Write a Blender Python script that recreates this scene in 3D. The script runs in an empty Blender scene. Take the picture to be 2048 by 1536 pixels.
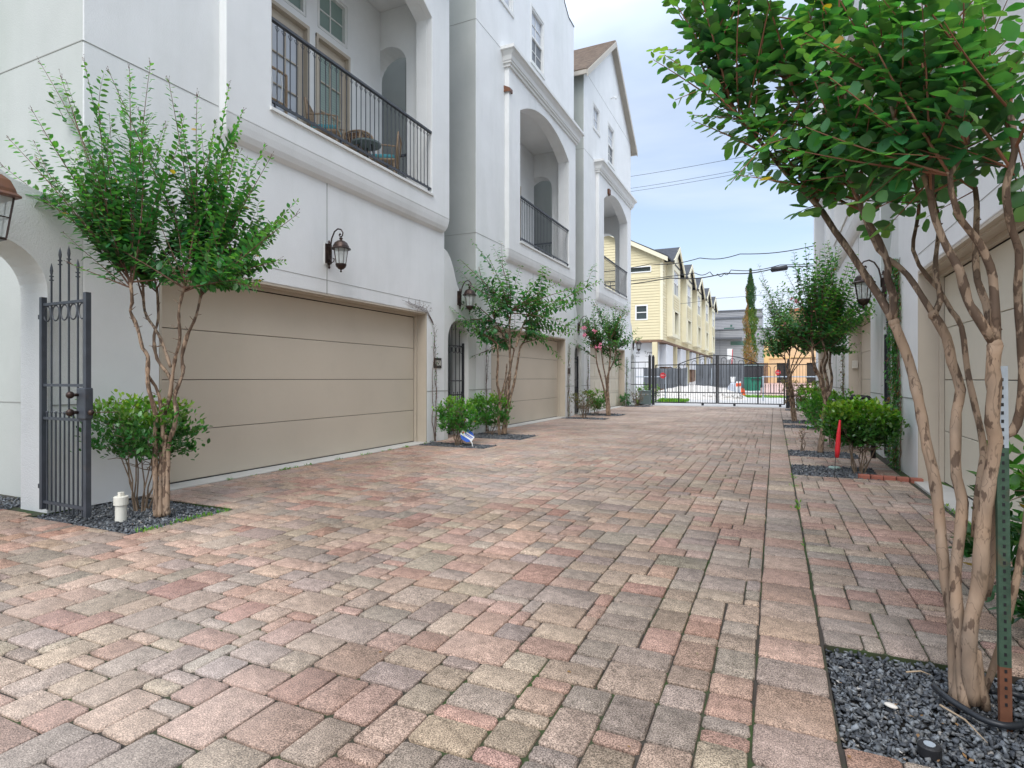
import bpy, math, random
import numpy as np
from mathutils import Vector, Matrix, geometry
R = math.radians
PI = math.pi
rnd = random.Random(7)
rng = np.random.default_rng(11)
scn = bpy.context.scene
COL = scn.collection

# ------------------------------------------------------------------ camera
H = 1.23; FPX = 1150.0; YAW = R(24.58)
S_, C_ = math.sin(YAW), math.cos(YAW)
cam = bpy.data.cameras.new('camera'); camo = bpy.data.objects.new('camera', cam); COL.objects.link(camo)
camo.location = (0, 0, H); camo.rotation_euler = (R(90), 0, YAW)
cam.sensor_width = 36; cam.lens = 36*FPX/2048; cam.shift_y = -11/2048
cam.clip_start = .05; cam.clip_end = 3000
scn.camera = camo

# ------------------------------------------------------------------ world / sun / exposure
SUN_EL, SUN_AZ = 50, 172            # azimuth clockwise from +Y
w = bpy.data.worlds.new("World"); scn.world = w; w.use_nodes = True
nt = w.node_tree; nt.nodes.clear()
def N(t, **k):
    n = nt.nodes.new(t)
    for a, b in k.items(): setattr(n, a, b)
    return n
out = N('ShaderNodeOutputWorld'); bg = N('ShaderNodeBackground'); bg.inputs[1].default_value = .128
sky = N('ShaderNodeTexSky', sky_type='NISHITA', sun_disc=False)
sky.sun_elevation = R(SUN_EL); sky.sun_rotation = R(SUN_AZ); sky.air_density = 1.0; sky.dust_density = 2.0
tc = N('ShaderNodeTexCoord'); sep = N('ShaderNodeSeparateXYZ'); nt.links.new(tc.outputs['Generated'], sep.inputs[0])
den = N('ShaderNodeMath', operation='ADD'); den.inputs[1].default_value = .22; nt.links.new(sep.outputs[2], den.inputs[0])
dx = N('ShaderNodeMath', operation='DIVIDE'); nt.links.new(sep.outputs[0], dx.inputs[0]); nt.links.new(den.outputs[0], dx.inputs[1])
dy = N('ShaderNodeMath', operation='DIVIDE'); nt.links.new(sep.outputs[1], dy.inputs[0]); nt.links.new(den.outputs[0], dy.inputs[1])
cmb = N('ShaderNodeCombineXYZ'); nt.links.new(dx.outputs[0], cmb.inputs[0]); nt.links.new(dy.outputs[0], cmb.inputs[1])
cn = N('ShaderNodeTexNoise'); cn.inputs['Scale'].default_value = 1.0; cn.inputs['Detail'].default_value = 6; cn.inputs['Roughness'].default_value = .5
cn.inputs['Distortion'].default_value = .3
mp = N('ShaderNodeMapping'); mp.inputs['Location'].default_value = (3.1, 1.7, 0); mp.inputs['Scale'].default_value = (.55, .95, 1)
nt.links.new(cmb.outputs[0], mp.inputs[0]); nt.links.new(mp.outputs[0], cn.inputs['Vector'])
cr = N('ShaderNodeValToRGB'); cr.color_ramp.elements[0].position = .40; cr.color_ramp.elements[0].color = (.30, .30, .30, 1)
cr.color_ramp.elements[1].position = .60; cr.color_ramp.elements[1].color = (1, 1, 1, 1)
nt.links.new(cn.outputs['Fac'], cr.inputs[0])
cm = N('ShaderNodeMix', data_type='RGBA'); nt.links.new(cr.outputs[0], cm.inputs[0])
nt.links.new(sky.outputs[0], cm.inputs[6]); 
zr = N('ShaderNodeMapRange'); zr.inputs[1].default_value = .42; zr.inputs[2].default_value = .95; zr.inputs[3].default_value = 1.; zr.inputs[4].default_value = 3.2
nt.links.new(sep.outputs[2], zr.inputs[0]); ccol = N('ShaderNodeVectorMath', operation='SCALE'); ccol.inputs[0].default_value = (4.1, 4.6, 5.35)   # overcast cloud deck, brightest overhead
nt.links.new(zr.outputs[0], ccol.inputs['Scale']); nt.links.new(ccol.outputs[0], cm.inputs[7])
nt.links.new(cm.outputs[2], bg.inputs[0]); nt.links.new(bg.outputs[0], out.inputs[0])

sl = bpy.data.lights.new('sun', 'SUN'); slo = bpy.data.objects.new('sun', sl); COL.objects.link(slo)
sl.energy = 1.4; sl.angle = R(38); sl.color = (1, .965, .91)
sd = Vector((math.sin(R(SUN_AZ))*math.cos(R(SUN_EL)), math.cos(R(SUN_AZ))*math.cos(R(SUN_EL)), math.sin(R(SUN_EL))))
slo.rotation_euler = sd.to_track_quat('Z', 'Y').to_euler(); slo.location = (0, 0, 30)
vs = scn.view_settings; vs.view_transform = 'Standard'; vs.look = 'None'; vs.gamma = 1; vs.exposure = .78; vs.use_curve_mapping = False

# ------------------------------------------------------------------ pixel helpers (photo pixels, 2048 wide)
def at(u, v, d):
    x = (u-1024)/FPX
    return Vector((d*(-S_+C_*x), d*(C_+S_*x), H+(757-v)/FPX*d))
def onX(u, v, X):
    x = (u-1024)/FPX; return at(u, v, X/(-S_+C_*x))
def onY(u, v, Y):
    x = (u-1024)/FPX; return at(u, v, Y/(C_+S_*x))
def onG(u, v, z=0.):
    return at(u, v, (H-z)*FPX/(v-757))

# ------------------------------------------------------------------ materials
def mat(name, col, rough=.8, var=.08, vs=3., bump=0., bs=60., metal=0., attr=False, spec=.4, stain=None, streak=False, bdist=.01, detail=5):
    m = bpy.data.materials.new(name); m.use_nodes = True
    t = m.node_tree; L = t.links.new; b = t.nodes['Principled BSDF']
    b.inputs['Roughness'].default_value = rough; b.inputs['Metallic'].default_value = metal
    b.inputs['Specular IOR Level'].default_value = spec
    tcn = t.nodes.new('ShaderNodeTexCoord')
    if attr:
        a = t.nodes.new('ShaderNodeAttribute'); a.attribute_name = 'Col'; src = a.outputs['Color']
    else:
        a = t.nodes.new('ShaderNodeRGB'); a.outputs[0].default_value = (*col, 1); src = a.outputs[0]
    if var:
        n = t.nodes.new('ShaderNodeTexNoise'); n.inputs['Scale'].default_value = vs; n.inputs['Detail'].default_value = detail
        n.inputs['Roughness'].default_value = .6
        L(tcn.outputs['Object'], n.inputs['Vector'])
        mr = t.nodes.new('ShaderNodeMapRange'); mr.inputs[1].default_value = .25; mr.inputs[2].default_value = .75
        mr.inputs[3].default_value = 1-var; mr.inputs[4].default_value = 1+var
        L(n.outputs['Fac'], mr.inputs[0])
        mx = t.nodes.new('ShaderNodeVectorMath'); mx.operation = 'SCALE'; L(src, mx.inputs[0]); L(mr.outputs[0], mx.inputs['Scale']); src = mx.outputs[0]
    if stain:
        n2 = t.nodes.new('ShaderNodeTexNoise'); n2.inputs['Scale'].default_value = stain[1]; n2.inputs['Detail'].default_value = 7; n2.inputs['Roughness'].default_value = .65
        mp2 = t.nodes.new('ShaderNodeMapping'); mp2.inputs['Scale'].default_value = (1, 1, .16) if streak else (1, 1, 1)
        L(tcn.outputs['Object'], mp2.inputs[0]); L(mp2.outputs[0], n2.inputs['Vector'])
        r2 = t.nodes.new('ShaderNodeValToRGB'); r2.color_ramp.elements[0].position = stain[2]; r2.color_ramp.elements[1].position = stain[3]
        L(n2.outputs['Fac'], r2.inputs[0])
        sc = t.nodes.new('ShaderNodeMath'); sc.operation = 'MULTIPLY'; sc.inputs[1].default_value = stain[4]; L(r2.outputs[0], sc.inputs[0])
        mx2 = t.nodes.new('ShaderNodeMix'); mx2.data_type = 'RGBA'; L(sc.outputs[0], mx2.inputs[0]); L(src, mx2.inputs[6]); mx2.inputs[7].default_value = (*stain[0], 1)
        src = mx2.outputs[2]
    L(src, b.inputs['Base Color'])
    if bump:
        n3 = t.nodes.new('ShaderNodeTexNoise'); n3.inputs['Scale'].default_value = bs; n3.inputs['Detail'].default_value = 4
        L(tcn.outputs['Object'], n3.inputs['Vector'])
        bp = t.nodes.new('ShaderNodeBump'); bp.inputs['Strength'].default_value = bump; bp.inputs['Distance'].default_value = bdist
        L(n3.outputs['Fac'], bp.inputs['Height']); L(bp.outputs[0], b.inputs['Normal'])
    return m

def leafmat(name, rough=.38, trans=.42):
    m = bpy.data.materials.new(name); m.use_nodes = True
    t = m.node_tree; L = t.links.new; b = t.nodes['Principled BSDF']; o = t.nodes['Material Output']
    a = t.nodes.new('ShaderNodeAttribute'); a.attribute_name = 'Col'
    b.inputs['Roughness'].default_value = rough; b.inputs['Specular IOR Level'].default_value = .5
    L(a.outputs['Color'], b.inputs['Base Color'])
    tr = t.nodes.new('ShaderNodeBsdfTranslucent')
    g = t.nodes.new('ShaderNodeVectorMath'); g.operation = 'MULTIPLY'; g.inputs[1].default_value = (1.7, 2.0, .6)
    L(a.outputs['Color'], g.inputs[0]); L(g.outputs[0], tr.inputs[0])
    mx = t.nodes.new('ShaderNodeMixShader'); mx.inputs[0].default_value = trans
    L(b.outputs[0], mx.inputs[1]); L(tr.outputs[0], mx.inputs[2]); L(mx.outputs[0], o.inputs[0])
    return m

def barkmat(name, light, dark, amt=(.50, .56), sc=9.):
    m = bpy.data.materials.new(name); m.use_nodes = True
    t = m.node_tree; L = t.links.new; b = t.nodes['Principled BSDF']
    b.inputs['Roughness'].default_value = .75; b.inputs['Specular IOR Level'].default_value = .25
    tcn = t.nodes.new('ShaderNodeTexCoord'); mpn = t.nodes.new('ShaderNodeMapping'); mpn.inputs['Scale'].default_value = (1, 1, .38)
    L(tcn.outputs['Object'], mpn.inputs[0])
    a = t.nodes.new('ShaderNodeAttribute'); a.attribute_name = 'Col'       # red channel: how much old bark clings here
    n = t.nodes.new('ShaderNodeTexNoise'); n.inputs['Scale'].default_value = sc*2.2; n.inputs['Detail'].default_value = 5; L(mpn.outputs[0], n.inputs['Vector'])
    sp = t.nodes.new('ShaderNodeSeparateColor'); L(a.outputs['Color'], sp.inputs[0])
    ad = t.nodes.new('ShaderNodeMath'); ad.operation = 'MULTIPLY_ADD'; ad.inputs[1].default_value = .34; L(sp.outputs[0], ad.inputs[0]); L(n.outputs['Fac'], ad.inputs[2])
    r = t.nodes.new('ShaderNodeValToRGB'); r.color_ramp.elements[0].position = amt[0]+.095; r.color_ramp.elements[1].position = amt[1]+.085
    r.color_ramp.elements[0].color = (*light, 1); r.color_ramp.elements[1].color = (*dark, 1); L(ad.outputs[0], r.inputs[0])
    n2 = t.nodes.new('ShaderNodeTexNoise'); n2.inputs['Scale'].default_value = sc*.9; n2.inputs['Detail'].default_value = 6; L(mpn.outputs[0], n2.inputs['Vector'])
    mr = t.nodes.new('ShaderNodeMapRange'); mr.inputs[1].default_value = .3; mr.inputs[2].default_value = .7; mr.inputs[3].default_value = .68; mr.inputs[4].default_value = 1.28; L(n2.outputs['Fac'], mr.inputs[0])
    v = t.nodes.new('ShaderNodeVectorMath'); v.operation = 'SCALE'; L(r.outputs[0], v.inputs[0]); L(mr.outputs[0], v.inputs['Scale'])
    n4 = t.nodes.new('ShaderNodeTexNoise'); n4.inputs['Scale'].default_value = sc*1.1; n4.inputs['Detail'].default_value = 3; n4.inputs['Distortion'].default_value = .4; L(mpn.outputs[0], n4.inputs['Vector'])
    sb = t.nodes.new('ShaderNodeMath'); sb.operation = 'SUBTRACT'; sb.inputs[1].default_value = .52; L(n4.outputs['Fac'], sb.inputs[0])
    ab = t.nodes.new('ShaderNodeMath'); ab.operation = 'ABSOLUTE'; L(sb.outputs[0], ab.inputs[0])
    m4 = t.nodes.new('ShaderNodeMapRange'); m4.inputs[1].default_value = .002; m4.inputs[2].default_value = .014; m4.inputs[3].default_value = .66; m4.inputs[4].default_value = 1.; L(ab.outputs[0], m4.inputs[0])
    v2 = t.nodes.new('ShaderNodeVectorMath'); v2.operation = 'SCALE'; L(v.outputs[0], v2.inputs[0]); L(m4.outputs[0], v2.inputs['Scale'])
    n5 = t.nodes.new('ShaderNodeTexNoise'); n5.inputs['Scale'].default_value = 5; n5.inputs['Detail'].default_value = 3; L(tcn.outputs['Object'], n5.inputs['Vector'])
    m5 = t.nodes.new('ShaderNodeMix'); m5.data_type = 'RGBA'; m5.blend_type = 'MULTIPLY'; L(n5.outputs['Fac'], m5.inputs[0]); L(v2.outputs[0], m5.inputs[6]); m5.inputs[7].default_value = (1., .80, .62, 1)
    L(m5.outputs[2], b.inputs['Base Color'])
    bp = t.nodes.new('ShaderNodeBump'); bp.inputs['Strength'].default_value = .7; bp.inputs['Distance'].default_value = .006; L(ad.outputs[0], bp.inputs['Height']); L(bp.outputs[0], b.inputs['Normal'])
    return m

def glassmat(name, tint=(.5, .6, .58), rough=.05, mixf=.5, inner=(.03, .04, .04)):
    m = mat(name, inner, rough, var=0, spec=1.0)
    return m

MT = dict(
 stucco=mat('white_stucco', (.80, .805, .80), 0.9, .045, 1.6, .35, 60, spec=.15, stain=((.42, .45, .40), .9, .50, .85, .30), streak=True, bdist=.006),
 stucco_side=mat('shaded_mildew_stucco', (.47, .485, .465), 0.9, .06, 1.3, .35, 60, spec=.15, stain=((.34, .39, .33), 1.0, .42, .78, .42), streak=True, bdist=.006),  # mildew streaks; shade of the side walls is also put into the base colour
 rough_stucco=mat('rough_stucco', (.70, .705, .69), .92, .05, 1.6, .6, 85, spec=.12, stain=((.36, .38, .33), 1.1, .52, .85, .35), streak=True, bdist=.012),
 trimw=mat('white_trim', (.74, .74, .72), .6, .03, 4),
 tan=mat('tan_frame', (.52, .455, .37), .6, .05, 3),
 door=mat('tan_garage_door', (.60, .525, .425), .62, .06, 1.1, .12, 3.5, spec=.3, stain=((.50, .43, .35), 2.2, .5, .9, .35), bdist=.03),
 cream=mat('cream_door', (.66, .61, .50), .6, .05, 1.2, .1, 4, bdist=.02),
 iron=mat('painted_iron', (.020, .022, .027), .45, .25, 12, .3, 90, spec=.5, bdist=.002),
 iron2=mat('weathered_iron', (.048, .055, .068), .5, .3, 9, .35, 80, spec=.5, bdist=.002, stain=((.10, .07, .05), 8, .6, .8, .5)),
 joint=mat('sand_joint', (.05, .042, .034), .95, .3, 6, stain=((.035, .075, .012), 1.7, .46, .6, .85)),
 paver=mat('concrete_paver', (1, 1, 1), .92, .0, 3, .75, 170, attr=True, spec=.15, bdist=.006),
 gravel=mat('slate_chip', (1, 1, 1), .7, .25, 60, attr=True, spec=.35),
 bedsoil=mat('dark_soil', (.022, .02, .018), .95, .3, 20),
 concrete=mat('concrete', (.50, .48, .44), .9, .1, 2.2, .3, 60, stain=((.25, .23, .2), 1.3, .5, .8, .4)),
 road=mat('road_concrete', (.52, .50, .48), .9, .08, .9, .2, 40, stain=((.3, .29, .27), .5, .5, .8, .4)),
 joint_line=mat('joint_grey', (.30, .30, .28), .9, .1, 4),  # even grey of the thin control joint beads
 bronze=mat('bronze', (.045, .030, .026), .42, .3, 10, metal=.6, stain=((.16, .10, .07), 14, .5, .7, .5)),
 copper=mat('aged_copper', (.20, .09, .05), .45, .35, 9, metal=.6, stain=((.05, .04, .05), 9, .45, .7, .7)),
 lglass=None,
 wglass=mat('window_glass', (.03, .045, .045), .06, 0, spec=1.),
 blind=mat('window_blind', (.22, .30, .27), .5, .05, 5, spec=.6),
 blindw=mat('pale_window', (.50, .53, .58), .25, .04, 5, spec=.7),
 wicker=mat('wicker', (.30, .215, .14), .7, .25, 30),
 wicker_dark=mat('dark_wicker', (.12, .065, .035), .7, .3, 30),
 teal=mat('teal_cushion', (.08, .32, .38), .8, .1, 12),
 shingle=mat('brown_shingle', (.23, .175, .135), .9, .35, 5, .6, 20, stain=((.26, .21, .17), 6, .5, .6, .5)),
 shingled=mat('dark_shingle', (.055, .06, .07), .9, .3, 4, .5, 20),
 fascia=mat('beige_fascia', (.50, .46, .40), .7, .05, 4),
 ysiding=mat('yellow_siding', (.68, .60, .39), .75, .04, 1.2),
 ytrim=mat('yellow_trim', (.76, .71, .53), .7, .03, 2),
 wrap=mat('house_wrap', (.70, .71, .74), .5, .04, 2, .2, 6, bdist=.03),
 wraptext=mat('wrap_print', (.10, .10, .11), .6, 0),
 gsiding=mat('grey_siding', (.37, .375, .39), .6, .05, 1),
 gdark=mat('grey_coping', (.14, .15, .17), .6, .05, 1),
 orange=mat('orange_stucco', (.66, .46, .27), .9, .06, 1.4),
 tile=mat('terracotta_tile', (.50, .16, .09), .8, .3, 5),
 leaf=leafmat('leaf'), leafg=leafmat('glossy_leaf', .28, .3),
 bark=barkmat('crepe_bark', (.33, .262, .205), (.135, .10, .078), amt=(.52, .57), sc=15.),
 twig=mat('twig_bark', (.13, .07, .045), .8, .3, 12),
 stem=mat('shrub_stem', (.20, .145, .10), .85, .3, 25),
 dead=mat('dead_vine', (.14, .09, .07), .85, .25, 12),
 petal=mat('pink_petal', (.78, .26, .38), .6, .15, 20),
 pvc=mat('white_pvc', (.72, .70, .62), .4, .05, 8),
 hose=mat('black_hose', (.02, .023, .028), .4, .1, 20),
 rubber=mat('black_plastic', (.018, .018, .02), .5, .1, 20),
 disc=mat('pale_green_plastic', (.50, .66, .58), .4, .06, 10),
 red=mat('red_cloth', (.62, .02, .03), .6, .12, 9),
 redp=mat('red_paint', (.6, .03, .04), .5, .05, 5),
 blue=mat('blue_sign', (.03, .12, .55), .4, .05, 5),
 white=mat('white_paint', (.78, .78, .77), .5, .04, 5),
 rust=mat('rusty_green_steel', (.045, .085, .055), .6, .4, 14, .4, 60, bdist=.003, stain=((.15, .06, .03), 6, .55, .7, .75)),
 silver=mat('silver_steel', (.42, .47, .52), .45, .15, 14, metal=.3, stain=((.2, .1, .06), 12, .62, .7, .7)),
 rusty=mat('rusted_steel', (.16, .065, .035), .8, .3, 14),
 black=mat('black_plate', (.03, .026, .022), .5, .2, 20),
 lettering=mat('pale_lettering', (.66, .64, .58), .6, 0),
 binG=mat('green_bin', (.02, .17, .11), .45, .05, 5),
 binK=mat('black_bin', (.035, .035, .04), .5, .05, 5),
 util=mat('utility_green', (.13, .17, .17), .5, .08, 5),
 tarp=mat('grey_mesh_tarp', (.13, .14, .155), .8, .15, 1.3, .4, 2.5, bdist=.1),
 lime=mat('limestone_gravel', (.62, .58, .53), .95, .2, 6, .8, 12, bdist=.05),
 grass=mat('grass_blade', (.10, .26, .03), .8, .3, 8),
 wood=mat('brown_wood', (.20, .12, .08), .8, .3, 4),
 orangep=mat('orange_plastic', (.85, .12, .03), .5, .05, 5),
 wire=mat('cable_black', (.02, .02, .022), .6, 0),
 cyp=None,
 brick=mat('red_brick', (.36, .13, .09), .9, .2, 9, .4, 60),
)
def lantern_glass():
    m = bpy.data.materials.new('lantern_glass'); m.use_nodes = True; t = m.node_tree
    b = t.nodes['Principled BSDF']; o = t.nodes['Material Output']
    b.inputs['Base Color'].default_value = (.75, .8, .78, 1); b.inputs['Roughness'].default_value = .15
    tr = t.nodes.new('ShaderNodeBsdfTransparent'); mx = t.nodes.new('ShaderNodeMixShader'); mx.inputs[0].default_value = .35
    t.links.new(tr.outputs[0], mx.inputs[1]); t.links.new(b.outputs[0], mx.inputs[2]); t.links.new(mx.outputs[0], o.inputs[0])
    return m
MT['lglass'] = lantern_glass()

# ------------------------------------------------------------------ object helpers
def tag(o, label=None, cat=None, group=None, kind=None):
    if label: o['label'] = label
    if cat: o['category'] = cat
    if group: o['group'] = group
    if kind: o['kind'] = kind
    return o
def thing(name, label, cat, loc=(0, 0, 0), rz=0, group=None):
    o = bpy.data.objects.new(name, None); COL.objects.link(o); o.location = loc; o.rotation_euler = (0, 0, rz)
    o.empty_display_size = .2
    return tag(o, label, cat, group)
def link(name, me, m, parent=None, smooth=False, bevel=0, world=True):
    o = bpy.data.objects.new(name, me); COL.objects.link(o)
    if m is not None: me.materials.append(m if not isinstance(m, str) else MT[m])
    if parent is not None:
        o.parent = parent
    if smooth: me.polygons.foreach_set('use_smooth', [True]*len(me.polygons))
    if bevel:
        b = o.modifiers.new('bevel', 'BEVEL'); b.width = bevel; b.segments = 2; b.limit_method = 'ANGLE'; b.angle_limit = R(35)
    return o
class M:
    """collects faces in local coordinates, builds ONE mesh object"""
    def __init__(s): s.V = []; s.F = []; s.C = []; s.c = (1, 1, 1)
    def add(s, vs, fs):
        n = len(s.V); s.V += [tuple(v) for v in vs]; s.F += [tuple(i+n for i in f) for f in fs]; s.C += [s.c]*len(vs); return s
    def box(s, x0, x1, y0, y1, z0, z1):
        return s.add([(x0, y0, z0), (x1, y0, z0), (x1, y1, z0), (x0, y1, z0), (x0, y0, z1), (x1, y0, z1), (x1, y1, z1), (x0, y1, z1)],
                     [(0, 3, 2, 1), (4, 5, 6, 7), (0, 1, 5, 4), (1, 2, 6, 5), (2, 3, 7, 6), (3, 0, 4, 7)])
    def obox(s, c, ax, ay, az):
        c = Vector(c); ax = Vector(ax); ay = Vector(ay); az = Vector(az)
        vs = [c+i*ax+j*ay+k*az for k in (-1, 1) for i, j in ((-1, -1), (1, -1), (1, 1), (-1, 1))]
        return s.add(vs, [(0, 3, 2, 1), (4, 5, 6, 7), (0, 1, 5, 4), (1, 2, 6, 5), (2, 3, 7, 6), (3, 0, 4, 7)])
    def tube(s, pts, rad, n=8, cap=True, sq=False):
        pts = [Vector(p) for p in pts]; k = len(pts)
        if not hasattr(rad, '__len__'): rad = [rad]*k
        d0 = (pts[1]-pts[0]).normalized(); up = Vector((0, 0, 1)) if abs(d0.z) < .9 else Vector((1, 0, 0))
        a = d0.cross(up).normalized(); vs = []; off = PI/4 if sq else 0
        for i, p in enumerate(pts):
            d = (pts[min(i+1, k-1)]-pts[max(i-1, 0)]).normalized()
            a = (a-d*a.dot(d)).normalized(); b = d.cross(a)
            for j in range(n):
                t = 2*PI*j/n+off; vs.append(p+(a*math.cos(t)+b*math.sin(t))*rad[i])
        fs = [(i*n+j, i*n+(j+1) % n, (i+1)*n+(j+1) % n, (i+1)*n+j) for i in range(k-1) for j in range(n)]
        if cap: fs += [tuple(range(n))[::-1], tuple((k-1)*n+j for j in range(n))]
        return s.add(vs, fs)
    def lathe(s, prof, c=(0, 0, 0), n=16, ph=0.):
        vs = [(c[0]+r*math.cos(2*PI*j/n+ph), c[1]+r*math.sin(2*PI*j/n+ph), c[2]+z) for r, z in prof for j in range(n)]
        k = len(prof); fs = [(i*n+j, i*n+(j+1) % n, (i+1)*n+(j+1) % n, (i+1)*n+j) for i in range(k-1) for j in range(n)]
        fs += [tuple(range(n))[::-1], tuple((k-1)*n+j for j in range(n))]
        return s.add(vs, fs)
    def ball(s, c, r, n=8, sq=1.):
        return s.lathe([(max(r*math.sin(PI*i/6), r*.02), -r*sq*math.cos(PI*i/6)) for i in range(7)], c, n)
    def mesh(s, name):
        me = bpy.data.meshes.new(name); me.from_pydata([tuple(v) for v in s.V], [], s.F)
        if any(c != (1, 1, 1) for c in s.C):
            ca = me.color_attributes.new('Col', 'FLOAT_COLOR', 'POINT')
            ca.data.foreach_set('color', np.array([(*c, 1) for c in s.C], dtype=np.float32).ravel())
        me.update(); return me
    def build(s, name, m, parent=None, smooth=False, bevel=0): return link(name, s.mesh(name), m, parent, smooth, bevel)
def npmesh(name, V, F, C=None):
    """uniform polygon mesh from numpy arrays"""
    me = bpy.data.meshes.new(name); V = np.asarray(V, np.float32); F = np.asarray(F, np.int32); k = F.shape[1]
    me.vertices.add(len(V)); me.vertices.foreach_set('co', V.ravel())
    me.loops.add(F.size); me.loops.foreach_set('vertex_index', F.ravel())
    me.polygons.add(len(F)); me.polygons.foreach_set('loop_start', np.arange(0, F.size, k, dtype=np.int32))
    me.update(calc_edges=True)
    if C is not None:
        ca = me.color_attributes.new('Col', 'FLOAT_COLOR', 'POINT')
        ca.data.foreach_set('color', np.concatenate([np.asarray(C, np.float32), np.ones((len(V), 1), np.float32)], 1).ravel())
    return me

def slab(name, outer, holes, axis, c0, c1, m, parent=None, bevel=.012):
    """a flat wall with openings: polygon in the plane across `axis`, extruded from c0 to c1"""
    polys = [outer]+list(holes)
    pts = [Vector((p[0], p[1], 0)) for q in polys for p in q]
    tris = geometry.tessellate_polygon([[Vector((p[0], p[1], 0)) for p in q] for q in polys])
    def mp_(a, b, c): return {'X': (c, a, b), 'Y': (a, c, b), 'Z': (a, b, c)}[axis]
    n = len(pts); V = [mp_(p.x, p.y, c0) for p in pts]+[mp_(p.x, p.y, c1) for p in pts]
    F = [tuple(t) for t in tris]+[tuple(i+n for i in reversed(t)) for t in tris]
    k = 0
    for q in polys:
        L = len(q)
        for i in range(L): F.append((k+i, k+(i+1) % L, n+k+(i+1) % L, n+k+i))
        k += L
    me = bpy.data.meshes.new(name); me.from_pydata(V, [], F); me.update()
    import bmesh
    bm = bmesh.new(); bm.from_mesh(me); bmesh.ops.recalc_face_normals(bm, faces=bm.faces); bm.to_mesh(me); bm.free()
    return link(name, me, m, parent, bevel=bevel)
def rect(a0, a1, b0, b1): return [(a0, b0), (a1, b0), (a1, b1), (a0, b1)]
def archhole(a0, a1, b0, spring, rise, n=14):
    """opening with a curved head (segment or half-ellipse)"""
    c = (a0+a1)/2; r = (a1-a0)/2
    return [(a0, b0), (a1, b0)]+[(c+r*math.cos(t), spring+rise*math.sin(t)) for t in [PI*i/n for i in range(n+1)]]
def segarch(a0, a1, b0, spring, rise, n=14):
    w2 = (a1-a0)/2; rr = (w2*w2+rise*rise)/(2*rise); cz = spring+rise-rr; c = (a0+a1)/2; th = math.asin(w2/rr)
    return [(a0, b0), (a1, b0)]+[(c+rr*math.sin(th-2*th*i/n), cz+rr*math.cos(th-2*th*i/n)) for i in range(n+1)]
def text(name, body, size, m, parent, matw, ext=.002, align='CENTER'):
    cu = bpy.data.curves.new(name, 'FONT'); cu.body = body; cu.size = size; cu.extrude = ext; cu.align_x = align; cu.align_y = 'CENTER'
    t = bpy.data.objects.new(name, cu); COL.objects.link(t)
    me = bpy.data.meshes.new_from_object(t.evaluated_get(bpy.context.evaluated_depsgraph_get()))
    bpy.data.objects.remove(t); me.transform(matw); me.name = name
    return link(name, me, m, parent)

# ------------------------------------------------------------------ ground
XL, XR = -6.1, 1.55
g = M(); g.add([(-160, -60, -.16), (160, -60, -.16), (160, 30, -.16), (160, 300, -.16), (-160, 300, -.16), (-160, 30, -.16)], [(0, 1, 2, 5), (5, 2, 3, 4)])
tag(g.build('ground', mat('far_ground', (.24, .24, .18), .95, .25, .3)), kind='structure')

# planting beds cut out of the paving (x0, x1, y0, y1)
BL = [(-6.1, -4.63, 2.86, 3.86), (-6.1, -4.66, 8.9, 9.55), (-6.1, -4.66, 10.55, 11.6), (-6.1, -4.66, 16.75, 17.5), (-6.1, -4.66, 18.5, 19.7), (-6.1, -5.0, 25.0, 26.2)]
BR = [(.205, 1.9, 2.2, 3.03), (.205, 1.18, 8.2, 9.15), (.205, 1.18, 10.15, 11.0), (.205, 1.2, 15.9, 16.9), (.205, 1.2, 17.6, 19.0), (.35, 1.2, 24.5, 25.6)]
U = .083
gy = lambda y: -1.6+round((y+1.6)/U)*U
BL = [(b[0], -.075-round((-.075-b[1])/U)*U, gy(b[2]), gy(b[3])) for b in BL]
BR = [(.205+round((b[0]-.205)/U)*U, .205+round((b[1]-.205)/U)*U, gy(b[2]), gy(b[3])) for b in BR]
BEDS = BL+BR
tag(slab('paver_bedding', rect(XL-2.2, XR+.6, -3, 27.0), [rect(*b) for b in BEDS], 'Z', -.13, -.014, 'joint', None, 0), kind='structure')
PAL = [((.40, .265, .215), 22), ((.43, .315, .255), 20), ((.385, .312, .245), 22), ((.41, .345, .275), 12), ((.285, .25, .225), 20), ((.34, .295, .26), 22), ((.35, .205, .165), 7)]
PALC = [p[0] for p in PAL]; PALW = [p[1] for p in PAL]
def inbed(x0, x1, y0, y1):
    return any(x1 > b[0]+.01 and x0 < b[1]-.01 and y1 > b[2]+.01 and y0 < b[3]-.01 for b in BEDS)
rects = []
def fill(x0, y0, nx, ny):
    occ = np.zeros((nx, ny), bool)
    for iy in range(ny):
        for ix in range(nx):
            X = x0+ix*U; Y = y0+iy*U
            if inbed(X, X+U, Y, Y+U): occ[ix, iy] = True
    wts = {(4, 3): 7, (3, 4): 4, (3, 2): 30, (2, 3): 14, (2, 2): 26, (2, 1): 10, (3, 3): 6, (1, 2): 5, (1, 1): .6, (3, 1): 3, (1, 3): .4}
    for iy in range(ny):
        for ix in range(nx):
            if occ[ix, iy]: continue
            run = 1
            while ix+run < nx and not occ[ix+run, iy] and run < 9: run += 1
            ok = []
            for (w2, h2), q in wts.items():
                if w2 > run or iy+h2 > ny or occ[ix:ix+w2, iy:iy+h2].any(): continue
                if run-w2 == 1: q *= .08                       # do not leave a sliver
                if w2 == 1 and run > 1: q *= .35
                ok.append(((w2, h2), q))
            w_, h_ = rnd.choices([o[0] for o in ok], [o[1] for o in ok])[0]
            occ[ix:ix+w_, iy:iy+h_] = True
            rects.append((x0+ix*U, x0+(ix+w_)*U, y0+iy*U, y0+(iy+h_)*U))
NYF = int((26.5+1.6)/U)
nl = int(round((-.075+6.06)/U)); fill(-.075-nl*U, -1.6, nl, NYF)
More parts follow.
